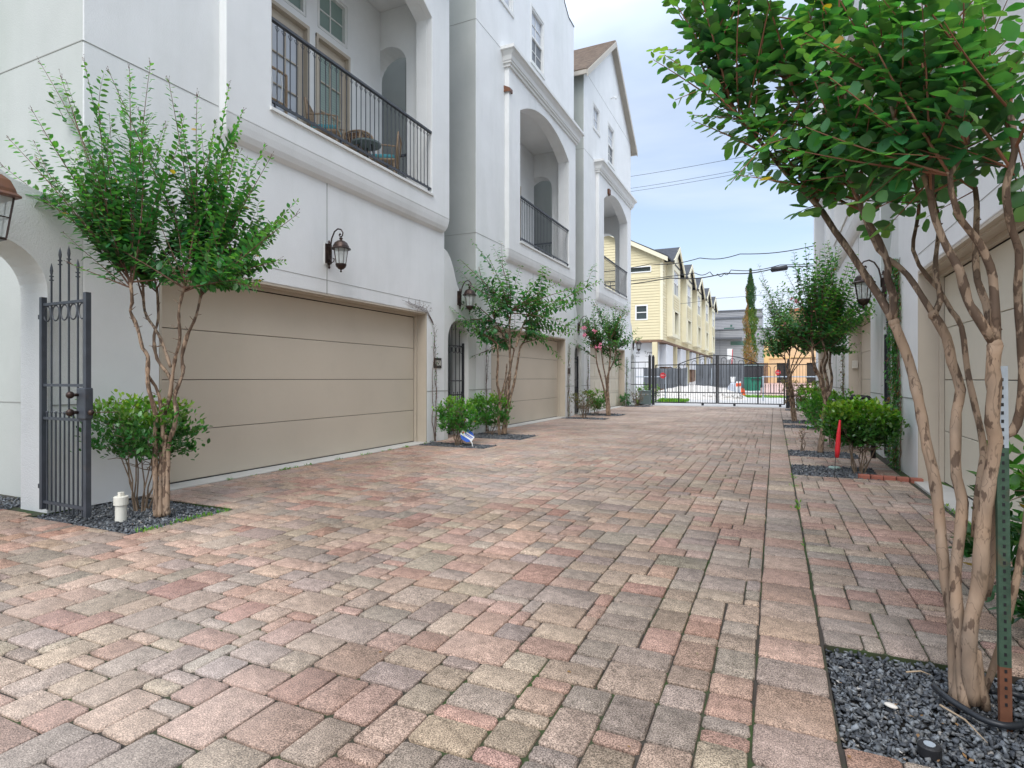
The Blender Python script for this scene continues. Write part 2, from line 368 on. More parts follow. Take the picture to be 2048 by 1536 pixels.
fill(.205, -1.6, int((1.52-.205)/U), NYF)
for a, b in ((2.2, 3.03), (10.2, 11.02), (18.2, 19.02)): fill(-.075-nl*U-26*U, a, 26, int((b-a)/U))
y = -1.6
while y < 26.5:
    L = rnd.choice([.24, .30, .24, .36]); rects.append((-.072, .198, y, y+L)); y += L
# border course around the near right bed
RB_ = []
Rr = np.array(rects)
def pavers(RR, near):
    n = len(RR); gap = .0037 if near else .0036
    cx = (RR[:, 0]+RR[:, 1])/2; cy = (RR[:, 2]+RR[:, 3])/2
    jit = rng.normal(0, .0012, (n, 2)); cx = cx+jit[:, 0]; cy = cy+jit[:, 1]
    hx = (RR[:, 1]-RR[:, 0])/2-gap; hy = (RR[:, 3]-RR[:, 2])/2-gap*1.55
    ang = rng.normal(0, .008, n); tilt = rng.normal(0, .006 if near else .003, (n, 2)); dz = rng.normal(0, .0009, n)
    ch = .013 if near else .01
    if near:
        def ring(ins, z):
            a, b = hx-ins, hy-ins; c = ch*(1 if ins == 0 else .8)
            return [(a, -b+c, z), (a, b-c, z), (a-c, b, z), (-a+c, b, z), (-a, b-c, z), (-a, -b+c, z), (-a+c, -b, z), (a-c, -b, z)]
        rings = [ring(0, -.07), ring(0, -.009), ring(.002, -.0035), ring(.007, 0.)]
        P = np.stack([np.stack([np.broadcast_to(q, n) for q in p], 1) for rg in rings for p in rg], 1)  # n,32,3
        k = 8; F = []
        for r_ in range(3):
            for i in range(k): F.append((r_*k+i, r_*k+(i+1) % k, (r_+1)*k+(i+1) % k, (r_+1)*k+i))
        F += [(24, 25, 26, 27), (24, 27, 28, 31), (28, 29, 30, 31)]
    else:
        def ring(ins, z):
            a, b = hx-ins, hy-ins; return [(a, -b, z), (a, b, z), (-a, b, z), (-a, -b, z)]
        rings = [ring(0, -.03), ring(.0, -.006), ring(.007, 0.)]
        P = np.stack([np.stack([np.broadcast_to(q, n) for q in p], 1) for rg in rings for p in rg], 1)
        F = [(r_*4+i, r_*4+(i+1) % 4, (r_+1)*4+(i+1) % 4, (r_+1)*4+i) for r_ in range(2) for i in range(4)]+[(8, 9, 10, 11)]
    x, y_, z = P[..., 0].copy(), P[..., 1].copy(), P[..., 2].copy()
    if near: x += rng.normal(0, .0013, x.shape); y_ += rng.normal(0, .0013, y_.shape)
    c, s = np.cos(ang)[:, None], np.sin(ang)[:, None]
    X = cx[:, None]+c*x-s*y_; Y = cy[:, None]+s*x+c*y_; Z = z+dz[:, None]+x*tilt[:, :1]+y_*tilt[:, 1:]
    V = np.stack([X, Y, Z], -1).reshape(-1, 3); m = P.shape[1]
    FF = (np.array(F)[None]+(np.arange(n)*m)[:, None, None]).reshape(-1, 4)
    col = np.array(rnd.choices(PALC, PALW, k=n)); 
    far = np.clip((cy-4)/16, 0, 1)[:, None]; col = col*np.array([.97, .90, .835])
    col = (col*.72+np.array([.385, .305, .25])*.26)*.95*(1+rng.normal(0, .07, (n, 1)))*(1+rng.normal(0, .018, (n, 3)))
    red = np.clip((cx+3.2)/-2.6, 0, 1)[:, None]*.5
    col = col*(1-red)+col*np.array([1.12, .93, .85])*red
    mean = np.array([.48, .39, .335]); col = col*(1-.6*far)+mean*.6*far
    return npmesh('paving', V, FF, np.repeat(col, m, 0))
near = Rr[(Rr[:, 2] < 8.5) & (Rr[:, 3] > .3)]; farp = Rr[(Rr[:, 2] >= 8.5) | (Rr[:, 3] <= .3)]
MT['paver_speck'] = MT['paver']
t = MT['paver'].node_tree                       # speckled aggregate, darker pits and pale dust
a = [n for n in t.nodes if n.type == 'ATTRIBUTE'][0]; b = t.nodes['Principled BSDF']; tcn = [n for n in t.nodes if n.type == 'TEX_COORD'][0]
def addmul(src, scale, lo, hi, p0, p1, det=3):
    n = t.nodes.new('ShaderNodeTexNoise'); n.inputs['Scale'].default_value = scale; n.inputs['Detail'].default_value = det; n.inputs['Roughness'].default_value = .7
    t.links.new(tcn.outputs['Object'], n.inputs['Vector'])
    mr = t.nodes.new('ShaderNodeMapRange'); mr.inputs[1].default_value = p0; mr.inputs[2].default_value = p1; mr.inputs[3].default_value = lo; mr.inputs[4].default_value = hi
    t.links.new(n.outputs['Fac'], mr.inputs[0]); m_ = t.nodes.new('ShaderNodeVectorMath'); m_.operation = 'SCALE'
    t.links.new(src, m_.inputs[0]); t.links.new(mr.outputs[0], m_.inputs['Scale']); return m_.outputs[0]
s_ = addmul(a.outputs['Color'], 22, .62, 1.28, .3, .7, 6); s_ = addmul(s_, 190, .36, 1.75, .36, .66, 2); s_ = addmul(s_, 1.1, .84, 1.14, .35, .65, 3); s_ = addmul(s_, .33, .88, 1.1, .4, .6, 2)
nd = t.nodes.new('ShaderNodeTexNoise'); nd.inputs['Scale'].default_value = .42; nd.inputs['Detail'].default_value = 4; t.links.new(tcn.outputs['Object'], nd.inputs['Vector'])
rd = t.nodes.new('ShaderNodeMapRange'); rd.inputs[1].default_value = .5; rd.inputs[2].default_value = .66; rd.inputs[3].default_value = 0; rd.inputs[4].default_value = .26; t.links.new(nd.outputs['Fac'], rd.inputs[0])
md = t.nodes.new('ShaderNodeMix'); md.data_type = 'RGBA'; t.links.new(rd.outputs[0], md.inputs[0]); t.links.new(s_, md.inputs[6]); md.inputs[7].default_value = (.50, .43, .385, 1)
t.links.new(md.outputs[2], b.inputs['Base Color'])
pv = link('paving', pavers(near, True), 'paver'); tag(pv, kind='structure')
pv2 = link('paving', pavers(farp, False), 'paver'); tag(pv2, kind='structure')

# gravel beds: slate chips
def chips(n, x0, x1, y0, y1, size, z0=-.02, zv=.012, pal=((.10, .11, .125), (.17, .185, .20), (.055, .06, .068), (.14, .145, .15)), pale=.02):
    base = np.array([(-1, -.6, -.3), (.9, -.7, -.3), (1, .6, -.3), (-.8, .7, -.3), (-.7, -.5, .35), (.75, -.45, .3), (.7, .5, .35), (-.75, .45, .3)])
    P = base[None]*rng.uniform(.75, 1.25, (n, 8, 3))+rng.normal(0, .12, (n, 8, 3))
    sz = size*rng.uniform(.5, 1.25, (n, 1, 1)); P = P*sz*np.array([.55, .5, .42])
    q = rng.normal(0, 1, (n, 4))*np.array([1, .35, .35, 1]); q /= np.linalg.norm(q, axis=1, keepdims=True); w_, x, y, z = q.T
    Rm = np.stack([np.stack([1-2*(y*y+z*z), 2*(x*y-z*w_), 2*(x*z+y*w_)], -1), np.stack([2*(x*y+z*w_), 1-2*(x*x+z*z), 2*(y*z-x*w_)], -1), np.stack([2*(x*z-y*w_), 2*(y*z+x*w_), 1-2*(x*x+y*y)], -1)], 1)
    P = np.einsum('nij,nkj->nki', Rm, P)
    pos = np.stack([rng.uniform(x0+size*.4, x1-size*.4, n), rng.uniform(y0+size*.4, y1-size*.4, n), z0+np.abs(rng.normal(0, zv, n))], 1)
    V = (P+pos[:, None]).reshape(-1, 3)
    F = np.array([(0, 3, 2, 1), (4, 5, 6, 7), (0, 1, 5, 4), (1, 2, 6, 5), (2, 3, 7, 6), (3, 0, 4, 7)])
    FF = (F[None]+(np.arange(n)*8)[:, None, None]).reshape(-1, 4)
    c = np.array(pal)[rng.integers(0, len(pal), n)]*rng.uniform(.75, 1.35, (n, 1))
    k = rng.random(n) < pale; c[k] = np.array((.42, .40, .37))*rng.uniform(.6, 1.2, (k.sum(), 1))
    return npmesh('slate_gravel', V, FF, np.repeat(c, 8, 0))
for i, (x0, x1, y0, y1) in enumerate(BEDS):
    if i == 6: n, s = 9500, .021
    elif i == 0: n, s = 7000, .022
    elif y0 < 13: n, s = 3200, .026
    else: n, s = 900, .04
    b_ = M().box(x0, x1, y0, y1, -.11, -.05 if i in (0, 6) else -.028); tag(b_.build('planting_bed', 'bedsoil'), kind='structure')
    o = link('slate_gravel', chips(n, x0, x1, y0, y1, s, -.042 if i in (0, 6) else -.02), 'gravel')
    tag(o, ['dark slate chip gravel in planting bed'][0], 'gravel', kind='stuff')
o = link('slate_gravel', chips(1500, -8.0, -6.6, 2.3, 3.28, .03), 'gravel'); tag(o, 'dark slate gravel strip inside the left arched gateway', 'gravel', kind='stuff')

# apron strips in front of the garages, apron under the vehicle gate and the street
M_ = M()
for a, b in ((4.1, 9.4), (12.1, 17.4), (20.1, 25.4)): M_.box(-6.4, -6.02, a, b, -.1, .012)
for a, b in ((1.0, 8.25), (12.0, 15.4), (20.1, 25.6)): M_.box(1.5, 1.85, a, b, -.1, .012)
tag(M_.build('garage_threshold', 'concrete', bevel=.005), kind='structure')
M_ = M(); M_.box(-5.6, 1.9, 26.5, 29.0, -.12, .006); tag(M_.build('driveway_apron', 'road'), kind='structure')
M_ = M(); M_.add([(-60, 29, 0), (60, 29, 0), (60, 36, .02), (-60, 36, .02), (-60, 62, 1.05), (60, 62, 1.05), (60, 100, 1.2), (-60, 100, 1.2)], [(0, 1, 2, 3), (3, 2, 5, 4), (4, 5, 6, 7)])
tag(M_.build('road', 'road'), kind='structure')
M_ = M(); M_.add([onG(1524, 793, .0)+Vector((0, 0, .03)), (3.2, 38, .12), (4.5, 60, 1.0), (-1.0, 60, 1.0)], [(0, 1, 2, 3)])
M_.V[0] = (-.9, 38, .12); tag(M_.build('path', mat('pink_paving', (.52, .36, .32), .9, .12, 2)), kind='structure')
# ------------------------------------------------------------------ houses
def window(parent, y0, y1, z0, z1, X, s, cols, rows, glass='blindw', meeting=True, name='window', fr=.05, sill=True, mset='trimw'):
    """a sash window in an X=const wall; X is the outer wall face, s the outward direction"""
    def bx(m, o0, o1, a, b, c, d): m.box(min(X+s*o0, X+s*o1), max(X+s*o0, X+s*o1), a, b, c, d)
    gl = M(); bx(gl, -.09, -.075, y0, y1, z0, z1); w_ = gl.build(name, glass, parent)
    f = M(); bx(f, -.11, -.005, y0-.001, y0+fr, z0, z1); bx(f, -.11, -.005, y1-fr, y1+.001, z0, z1); bx(f, -.11, -.006, y0+fr, y1-fr, z1-fr, z1+.001); bx(f, -.11, -.006, y0+fr, y1-fr, z0-.001, z0+fr)
    zs = [z0+fr, z1-fr]
    if meeting: zm = (z0+z1)/2; bx(f, -.10, -.03, y0+fr, y1-fr, zm-.03, zm+.03); zs = [z0+fr, zm-.03, zm+.03, z1-fr]
    for k in range(0, len(zs), 2):
        for i in range(1, cols): yy = y0+fr+(y1-y0-2*fr)*i/cols; bx(f, -.074, -.056, yy-.01, yy+.01, zs[k], zs[k+1])
        for i in range(1, rows): zz = zs[k]+(zs[k+1]-zs[k])*i/rows; bx(f, -.074, -.057, y0+fr, y1-fr, zz-.01, zz+.01)
    f.build('frame', mset, w_)
    if sill:
        c = M(); bx(c, -.02, .03, y0-.08, y1+.08, z0-.10, z0-.002); bx(c, -.02, .012, y0-.07, y0-.002, z0, z1+.07); bx(c, -.02, .012, y1+.002, y1+.07, z0, z1+.07); bx(c, -.02, .013, y0-.002, y1+.002, z1+.002, z1+.07)
        c.build('casing', mset, w_, bevel=.006)
    return w_
def moulding(name, prof, X, s, y0, y1, Xb, m, parent):
    """profile [(out, z)] swept round a projecting bay with mitred returns"""
    k = len(prof); vs = []
    for o, z in prof: vs += [(Xb, y0-o, z), (X+s*o, y0-o, z), (X+s*o, y1+o, z), (Xb, y1+o, z)]
    fs = [(i*4+j, i*4+j+1, ((i+1) % k)*4+j+1, ((i+1) % k)*4+j) for i in range(k) for j in range(3)]
    mm = M().add(vs, fs); return mm.build(name, m, parent)
def baluster_mesh(h, scroll=True):
    b = M(); b.tube([(0, 0, 0), (0, 0, h)], .0075, 4, sq=True)
    b.box(-.012, .012, -.012, .012, h*.0+.0, .02)
    if scroll:
        for q in (-1, 1): b.tube([(0, 0, h-.11), (0, q*.012, h-.075), (0, q*.028, h-.062), (0, q*.034, h-.045), (0, q*.022, h-.038)], .0045, 4)
    return b.mesh('baluster')
BMESH = {}
def railing(parent, p0, p1, z, h, step=.112):
    p0, p1 = Vector(p0), Vector(p1); d = p1-p0; L = d.length; e = d.normalized(); yaw = math.atan2(e.y, e.x)-PI/2
    r = M(); nrm = Vector((e.y, -e.x, 0))
    r.obox(((p0+p1)/2)+Vector((0, 0, z+h)), d/2, nrm*.027, Vector((0, 0, .02)))
    rail = r.build('balcony_railing', 'iron2', parent, bevel=.004)
    r = M(); r.obox(((p0+p1)/2)+Vector((0, 0, z+.09)), d/2, nrm*.018, Vector((0, 0, .014)))
    for q in (.02, .35, .65, .98): r.obox(p0+d*q+Vector((0, 0, z+.035)), e*.012, nrm*.012, Vector((0, 0, .04)))
    r.build('bottom_rail', 'iron2', rail)
    if 'b' not in BMESH: BMESH['b'] = baluster_mesh(1.0-.11); BMESH['b'].materials.append(MT['iron2'])
    n = int(L/step)
    for i in range(1, n):
        o = bpy.data.objects.new('baluster', BMESH['b']); COL.objects.link(o); o.parent = rail
        q = p0+d*(i/n); o.location = (q.x, q.y, z+.10); o.rotation_euler = (0, 0, yaw); o.scale = (1, 1, (h-.115)/(1.0-.11))
    return rail
def garage(parent, y0, y1, z1, X, s, style='flat', mdoor='door', depth=.25):
    def bx(m, o0, o1, a, b, c, d): m.box(min(X+s*o0, X+s*o1), max(X+s*o0, X+s*o1), a, b, c, d)
    sl__ = M(); bx(sl__, -depth-.04, -depth+.006, y0+.085, y1-.085, .012, .0205); g_ = M(); hh = (z1-.09-.02)/4
    for i in range(4):
        if style == 'flat': bx(g_, -depth-.045, -depth, y0+.085, y1-.085, .02+i*hh+.004, .02+(i+1)*hh-.004)
        else:
            bx(g_, -depth-.045, -depth-.012, y0+.085, y1-.085, .02+i*hh+.004, .02+(i+1)*hh-.004)
            np_ = 8; ww = (y1-y0-.17)/np_
            for k in range(np_): bx(g_, -depth-.012, -depth, y0+.085+k*ww+.06, y0+.085+(k+1)*ww-.06, .02+i*hh+.09, .02+(i+1)*hh-.09)
    d = g_.build('garage_door', mdoor, parent, bevel=.004); sl__.build('rubber_seal', 'rubber', d)
    bk = M(); bx(bk, -depth-.08, -depth-.05, y0+.02, y1-.02, 0, z1); bk.build('backing', 'black', d)
    f = M()
    bx(f, -depth-.06, -.004, y0+.002, y0+.03, 0, z1-.03); bx(f, -depth-.06, -.004, y1-.03, y1-.002, 0, z1-.03); bx(f, -depth-.06, -.004, y0+.002, y1-.002, z1-.03, z1-.002)
    bx(f, -depth+.002, -depth+.05, y0+.03, y0+.08, 0, z1-.03); bx(f, -depth+.002, -depth+.05, y1-.08, y1-.03, 0, z1-.03); bx(f, -depth+.002, -depth+.05, y0+.08, y1-.08, z1-.08, z1-.03)
    bx(f, -.10, -.06, y0+.03, y1-.03, z1-.05, z1-.03)
    f.build('garage_frame', 'tan', parent)
    return d
def house(name, label, X, s, y0, gable='mission', base=None, gar=(.76, 6.06), ywall=6.7, bay=(1.5, 6.72), furniture=False, gstyle='flat', mdoor='door', ztop=12.94, balcony=True, group=None, south=True, plainwin=False, deep=14., ovh=True):
    """townhouse of 3 storeys; local Y runs from its near corner y0; X is the street face, s points to the street"""
    h = thing(name, label, 'house', (0, 0, 0), group=group)
    def bx(m, o0, o1, a, b, c, d): m.box(min(X+s*o0, X+s*o1), max(X+s*o0, X+s*o1), a, b, c, d); return m
    ya, yb = y0, y0+ywall; T = .25; ZG = 2.5
    g0, g1 = y0+gar[0], y0+gar[1]; b0, b1 = y0+bay[0], y0+bay[1]; o0, o1 = b0+.69, b1-.67
    # outline of the street front
    mid = (ya+yb+.0)/2 if gable != 'none' else 0
    if gable == 'mission':
        top = [(yb, 12.94), (yb-.55, 12.95), (yb-.95, 13.2), (yb-1.2, 13.75), (yb-1.7, 14.3), (yb-2.3, 14.45), (mid, 15.9), (ya+2.3, 14.45), (ya+1.7, 14.3), (ya+1.2, 13.75), (ya+.95, 13.2), (ya+.55, 12.95), (ya, 12.94)]
    elif gable == 'pitched': yb = y0+7.2; mid = (ya+yb)/2; top = [(yb, 12.1), (mid, 14.9), (ya, 12.1)]
    else: top = [(yb, ztop), (ya, ztop)]
    bay1 = min(b1, yb)
    outer = [(ya, -.1), (g0, -.1), (g0, ZG), (g1, ZG), (g1, -.1), (yb, -.1)]+top
    arch = segarch(o0, o1, 4.76, 8.15, .55)
    w2 = (y0+3.23, y0+4.13, 10.0, 11.5); w1 = (y0+1.15, y0+1.95, 10.55, 11.4)
    holes = [arch]
    for q in (w1, w2): holes.append(rect(*q))
    slab('wall', outer, holes, 'X', X, X-s*T, 'stucco', h)
    # projecting bay with the arched opening, cove under it and cornice above
    slab('bay', rect(b0, bay1, 4.44, 9.0), [arch], 'X', X+s*.12, X-s*.004, 'stucco', h)
    moulding('cove', [(-.115, 4.15), (-.10, 4.165), (-.06, 4.20), (-.03, 4.27), (-.012, 4.36), (-.002, 4.437), (-.115, 4.437)], X+s*.12, s, b0, bay1, X-s*.01, 'stucco', h)
    moulding('cornice', [(-.01, 8.93), (.05, 8.935), (.05, 9.0), (.09, 9.01), (.09, 9.05), (.11, 9.06), (.13, 9.16), (.19, 9.25), (.24, 9.27), (.24, 9.35), (.0, 9.40), (-.01, 9.40)], X+s*.12, s, b0, bay1, X-s*.01, 'trimw', h)
    # side walls, deck, balcony room
    Xb = X-s*deep
    ZT = {'mission': 12.94, 'pitched': 12.1, 'none': ztop}[gable]
    Xs = X-s*(T+.003)
    def sx(a): return X-s*a
    # near (south) side wall
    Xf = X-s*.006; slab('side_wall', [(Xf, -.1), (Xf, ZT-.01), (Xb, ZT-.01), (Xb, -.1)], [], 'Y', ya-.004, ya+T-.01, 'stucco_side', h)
    slab('side_wall', [(Xs, -.1), (Xs, ZT), (Xb, ZT), (Xb, -.1)], [[(sx(.62), 4.8), (sx(1.55), 4.8)]+[(sx(1.085-.465*math.cos(t)), 7.55+.42*math.sin(t)) for t in [PI-PI*i/12 for i in range(13)]]], 'Y', yb-.45, yb-.003, 'stucco', h)
    XB = sx(1.25)
    # balcony: floor, ceiling, back wall with two glazed doors and transoms, near partition
    fl = M(); bx(fl, -1.25, -T-.004, ya+T+.004, yb-.455, 4.55, 4.92); fl.build('balcony_floor', 'concrete', h)
    ce = M(); bx(ce, -1.25, -T-.004, ya+T+.004, yb-.455, 8.72, 8.85); ce.build('balcony_ceiling', 'stucco', h)
    d1 = (y0+3.35, y0+4.25); d2 = (y0+4.42, y0+5.3)
    holes = [rect(d1[0], d1[1], 4.75, 7.3), rect(d2[0], d2[1], 4.75, 7.3), rect(d1[0]+.05, d1[1]-.05, 7.45, 8.25), rect(d2[0]+.05, d2[1]-.05, 7.45, 8.25)]
    slab('back_wall', rect(ya+T+.004, yb-.455, 4.73, 8.715), holes, 'X', XB, XB-s*.15, 'stucco', h, bevel=.004)
    slab('partition', [(sx(T+.004), 4.73), (sx(T+.004), 8.71), (XB, 8.71), (XB, 4.73)], [], 'Y', ya+1.2, ya+1.3, 'stucco', h)
    for q, (a, b) in enumerate((d1, d2)):
        dd = M(); bb = lambda m, o0, o1, p, r_, c, d: m.box(min(XB+s*o0, XB+s*o1), max(XB+s*o0, XB+s*o1), p, r_, c, d)
        bb(dd, -.12, -.06, a+.05, a+.17, 4.76, 7.25); bb(dd, -.12, -.06, b-.17, b-.05, 4.76, 7.25); bb(dd, -.12, -.06, a+.17, b-.17, 7.1, 7.25); bb(dd, -.12, -.06, a+.17, b-.17, 4.76, 5.0)
        for z_ in (5.52, 6.05, 6.57): bb(dd, -.085, -.062, a+.17, b-.17, z_-.012, z_+.012)
        bb(dd, -.085, -.063, (a+b)/2-.012, (a+b)/2+.012, 5.0, 7.1)
        do = dd.build('door', 'tan', h, bevel=.004)
        gg = M(); bb(gg, -.11, -.09, a+.16, b-.16, 4.98, 7.12)
        gg.build('pane', 'blind' if q else 'blindw', do)
        if q:
            sl_ = M()
            for k in range(46): bb(sl_, -.089, -.087, a+.18, b-.18, 5.02+k*.045, 5.045+k*.045)
            sl_.build('blind', mat('blind_slat', (.36, .46, .42), .5, 0), do)
        fr = M(); bb(fr, -.14, .03, a-.0, a+.05, 4.74, 7.3); bb(fr, -.14, .03, b-.05, b, 4.74, 7.3); bb(fr, -.14, .032, a, b, 7.25, 7.31)
        fr.build('door_frame', 'tan', do)
        window(h, a+.06, b-.06, 7.46, 8.24, XB, s, 2, 2, 'blind', False, 'transom_window', sill=False)
    window(h, *w1, X, s, 2, 2, 'blindw', False)
    window(h, *w2, X, s, 2, 2, 'blindw', True)
    # low iron screen on the sash (darker lower half)
    sc_ = M(); bx(sc_, -.0725, -.071, w2[0]+.05, w2[1]-.05, w2[2]+.05, (w2[2]+w2[3])/2-.03); sc_.build('insect_screen', mat('screen', (.18, .19, .2), .7, 0), h)
    # balcony sill and railing
    si = M(); bx(si, -T-.01, .15, o0-.03, o1+.03, 4.73, 4.775); si.build('sill', 'trimw', h, bevel=.004)
    if balcony:
        rl = railing(h, (X+s*.09, o0+.0, 0), (X+s*.09, o1, 0), 4.78, 1.17)
        railing(h, (sx(.60), yb-.4, 0), (sx(1.58), yb-.4, 0), 4.75, .98)
    garage(h, g0, g1, ZG, X, s, gstyle, mdoor)
    # thin control joints
    jl = M(); e = .004
    for z_ in (4.51, 9.31):
        if b0-ya > .3: bx(jl, -.001, e, ya, b0-.01 if z_ < 5 else b0-.25, z_-.004, z_+.004)
    bx(jl, -.001, e, ya, g0, .975, .99); bx(jl, -.001, e, g1, yb, .975, .99)
    bx(jl, -.001, e, (g0+g1)/2-.08, (g0+g1)/2-.07, ZG, 4.15)
    bx(jl, -.001, .003, ya+.1, g1+.15, 2.70, 2.706)
    for z_ in (4.51, 9.31, .98): jl.box(min(X, Xb), max(X, Xb), ya-.008, ya+.001, z_-.005, z_+.005)
    if gable == 'pitched': bx(jl, -.001, e, ya, yb, 12.09, 12.10)
    jl.box(min(sx(1.9), sx(1.89)), max(sx(1.9), sx(1.89)), ya-.008, ya+.001, 4.5, 9.3)
    jl.build('control_joint', 'joint_line', h)
    # roof
    if gable == 'pitched':
        def roofside(sg):
            yo = (ya-.35) if sg < 0 else (yb+.35); zo = 12.1-.35*2.8/3.6
            x0_, x1_ = X+s*.22, Xb
            v = [(x0_, yo, zo), (x0_, mid, 14.9), (x1_, mid, 14.9), (x1_, yo, zo)]
            up_ = Vector((0, sg*2.8, 3.6)).normalized()*.06
            vs_ = [Vector(p)+Vector((0, 0, .02)) for p in v]+[Vector(p)+up_+Vector((0, 0, .02)) for p in v]
            mm = M().add(vs_, [(0, 1, 2, 3), (7, 6, 5, 4), (0, 4, 5, 1), (1, 5, 6, 2), (2, 6, 7, 3), (3, 7, 4, 0)])
            # shingle courses
            for k in range(26):
                f_ = k/26; p = Vector((x0_+0, yo+(mid-yo)*f_, zo+(14.9-zo)*f_+.02))+up_
                dirv = Vector((0, mid-yo, 14.9-zo)).normalized()
                mm.add([p, p+dirv*.17, Vector((x1_, p.y, p.z))+dirv*.17, Vector((x1_, p.y, p.z)), p+up_*.25, Vector((x1_, p.y, p.z))+up_*.25], [(0, 4, 5, 3), (4, 1, 2, 5), (0, 1, 4)])
            mm.build('roof', 'shingle', h)
            fm = M(); dn = Vector((0, 0, -.22))
            a_, b_ = Vector((x0_, yo, zo+.02)), Vector((x0_, mid, 14.92)); o_ = Vector((s*.03, 0, 0))
            fm.add([a_, b_, b_+dn, a_+dn, a_+o_, b_+o_, b_+dn+o_, a_+dn+o_], [(0, 1, 2, 3), (7, 6, 5, 4), (0, 4, 5, 1), (3, 2, 6, 7), (0, 3, 7, 4), (1, 5, 6, 2)])
            a2 = Vector((x0_, yo, zo)); c2 = Vector((x1_, yo, zo))
            fm.box(min(x0_, x1_), max(x0_, x1_), yo-.06 if sg < 0 else yo-.0, yo+.0 if sg < 0 else yo+.06, zo-.12, zo+.02)
            fm.build('fascia', 'fascia', h)
        roofside(-1); roofside(1)
        for sg in (-1, 1):
            yo = (ya-.33) if sg < 0 else (yb+.33); zo = 12.1-.33*2.8/3.6-.02; x0_ = X+s*.215
            A = [Vector((x0_, yo, zo)), Vector((x0_, mid, 14.88)), Vector((X-s*.02, mid, 14.88)), Vector((X-s*.02, yo, zo))]; dn = Vector((0, 0, -.03))
            M().add(A+[a+dn for a in A], [(0, 1, 2, 3), (7, 6, 5, 4), (0, 4, 5, 1), (1, 5, 6, 2), (2, 6, 7, 3), (3, 7, 4, 0)]).build('soffit', 'fascia', h)
        vp = M().tube([(X-s*2.2, ya+2.6, 13.9), (X-s*2.2, ya+2.6, 14.75)], .05, 10); vp.build('vent_pipe', 'white', h)
    else:
        rf = M(); bx(rf, -deep, -T-.01, ya+T+.01, yb-.46, ZT-.5, ZT-.3); rf.build('roof', 'gdark', h)
        cp = M()
        for i in range(len(top)-1):
            (a0_, z0_), (a1_, z1_) = top[i], top[i+1]; p = Vector((X-s*T/2, a0_, z0_+.012)); q = Vector((X-s*T/2, a1_, z1_+.012)); d = q-p
            cp.obox((p+q)/2, (T/2+.02, 0, 0), d/2, Vector((0, -d.z, d.y)).normalized()*.012)
        cp.build('coping', 'gdark', h)
    return h

HG = None
b1 = house('townhouse', 'nearest white stucco townhouse on the left, wicker furniture on its railed balcony', XL, 1, 3.34)
b2 = house('townhouse', 'second white stucco townhouse on the left, behind the tree with long arching branches', XL, 1, 11.4, bay=(1.5, 6.72), ywall=6.9)
b3 = house('townhouse', 'farthest white stucco townhouse on the left, with a brown shingled gable roof', XL, 1, 19.4, gable='pitched', gstyle='panel', mdoor='cream')

# arched gateway walls between the houses, top sweeping down in an S
SC = [(0., 3.87), (.12, 3.83), (.25, 3.72), (.36, 3.56), (.44, 3.38), (.52, 3.22), (.62, 3.10), (.78, 3.0), (1.0, 2.94), (1.36, 2.92)]
def gateway(label, X, s, y0, y1, a0, a1, mirror=False):
    L = y1-y0; pts = [(y0+(p[0] if not mirror else 1.36-p[0])*L/1.36, p[1]) for p in SC]
    if mirror: pts = pts[::-1]
    c = (a0+a1)/2; r = (a1-a0)/2; sp = 2.03
    archp = [(c-r*math.cos(t), sp+r*math.sin(t)) for t in [PI*i/16 for i in range(17)]]
    outer = [(y0+.002, -.1), (a0, -.1)]+archp+[(a1, -.1), (y1-.002, -.1)]+[(min(max(p[0], y0+.002), y1-.002), p[1]) for p in pts[::-1]]
    t_ = thing('gateway_wall', label, 'wall'); slab('wall', outer, [], 'X', X-.002*s, X-s*.45, 'rough_stucco', t_, bevel=.03)
    jl = M(); jl.box(min(X-s*.003, X+s*.004), max(X-s*.003, X+s*.004), y0, a0-.03, .975, .987); jl.box(min(X-s*.003, X+s*.004), max(X-s*.003, X+s*.004), a1+.03, y1, .975, .987)
    jl.build('control_joint', 'joint_line', t_)
    return t_
gateway('near arched white stucco gateway wall at the left edge, its iron gate swung open', XL, 1, 1.98, 3.34, 2.16, 3.04)
gateway('arched white gateway wall between the first and second left townhouses, beside the 1258 plate', XL, 1, 10.04, 11.4, 10.19, 11.04)
gateway('arched white gateway wall between the second and third left townhouses, mostly behind the pink flowering tree', XL, 1, 18.3, 19.4, 18.4, 19.1)
gateway('far arched white gateway wall at the end of the left row, next to the black fence', XL, 1, 26.6, 27.75, 26.68, 27.4)

# right hand row
house('townhouse', 'nearest white stucco townhouse on the right, behind the big near tree', XR, -1, .2, gar=(1.2, 8.08), ywall=9.25, bay=(2.0, 7.0), mdoor='cream', gable='none', ztop=12.9, balcony=False, group=None)
house('townhouse', 'middle white townhouse on the right, cream box in its tan garage recess', XR, -1, 10.95, gar=(1.05, 4.45), ywall=7.3, bay=(1.5, 7.1), gable='none', ztop=12.9, balcony=False)
house('townhouse', 'farthest white stucco townhouse on the right, end wall against the sky', XR, -1, 18.55, gar=(1.6, 7.1), ywall=8.6, bay=(1.5, 7.9), gable='none', ztop=12.9, balcony=False)
gateway('ivy covered arched gateway wall between the first two right townhouses', XR, -1, 9.45, 10.95, 10.05, 10.66)

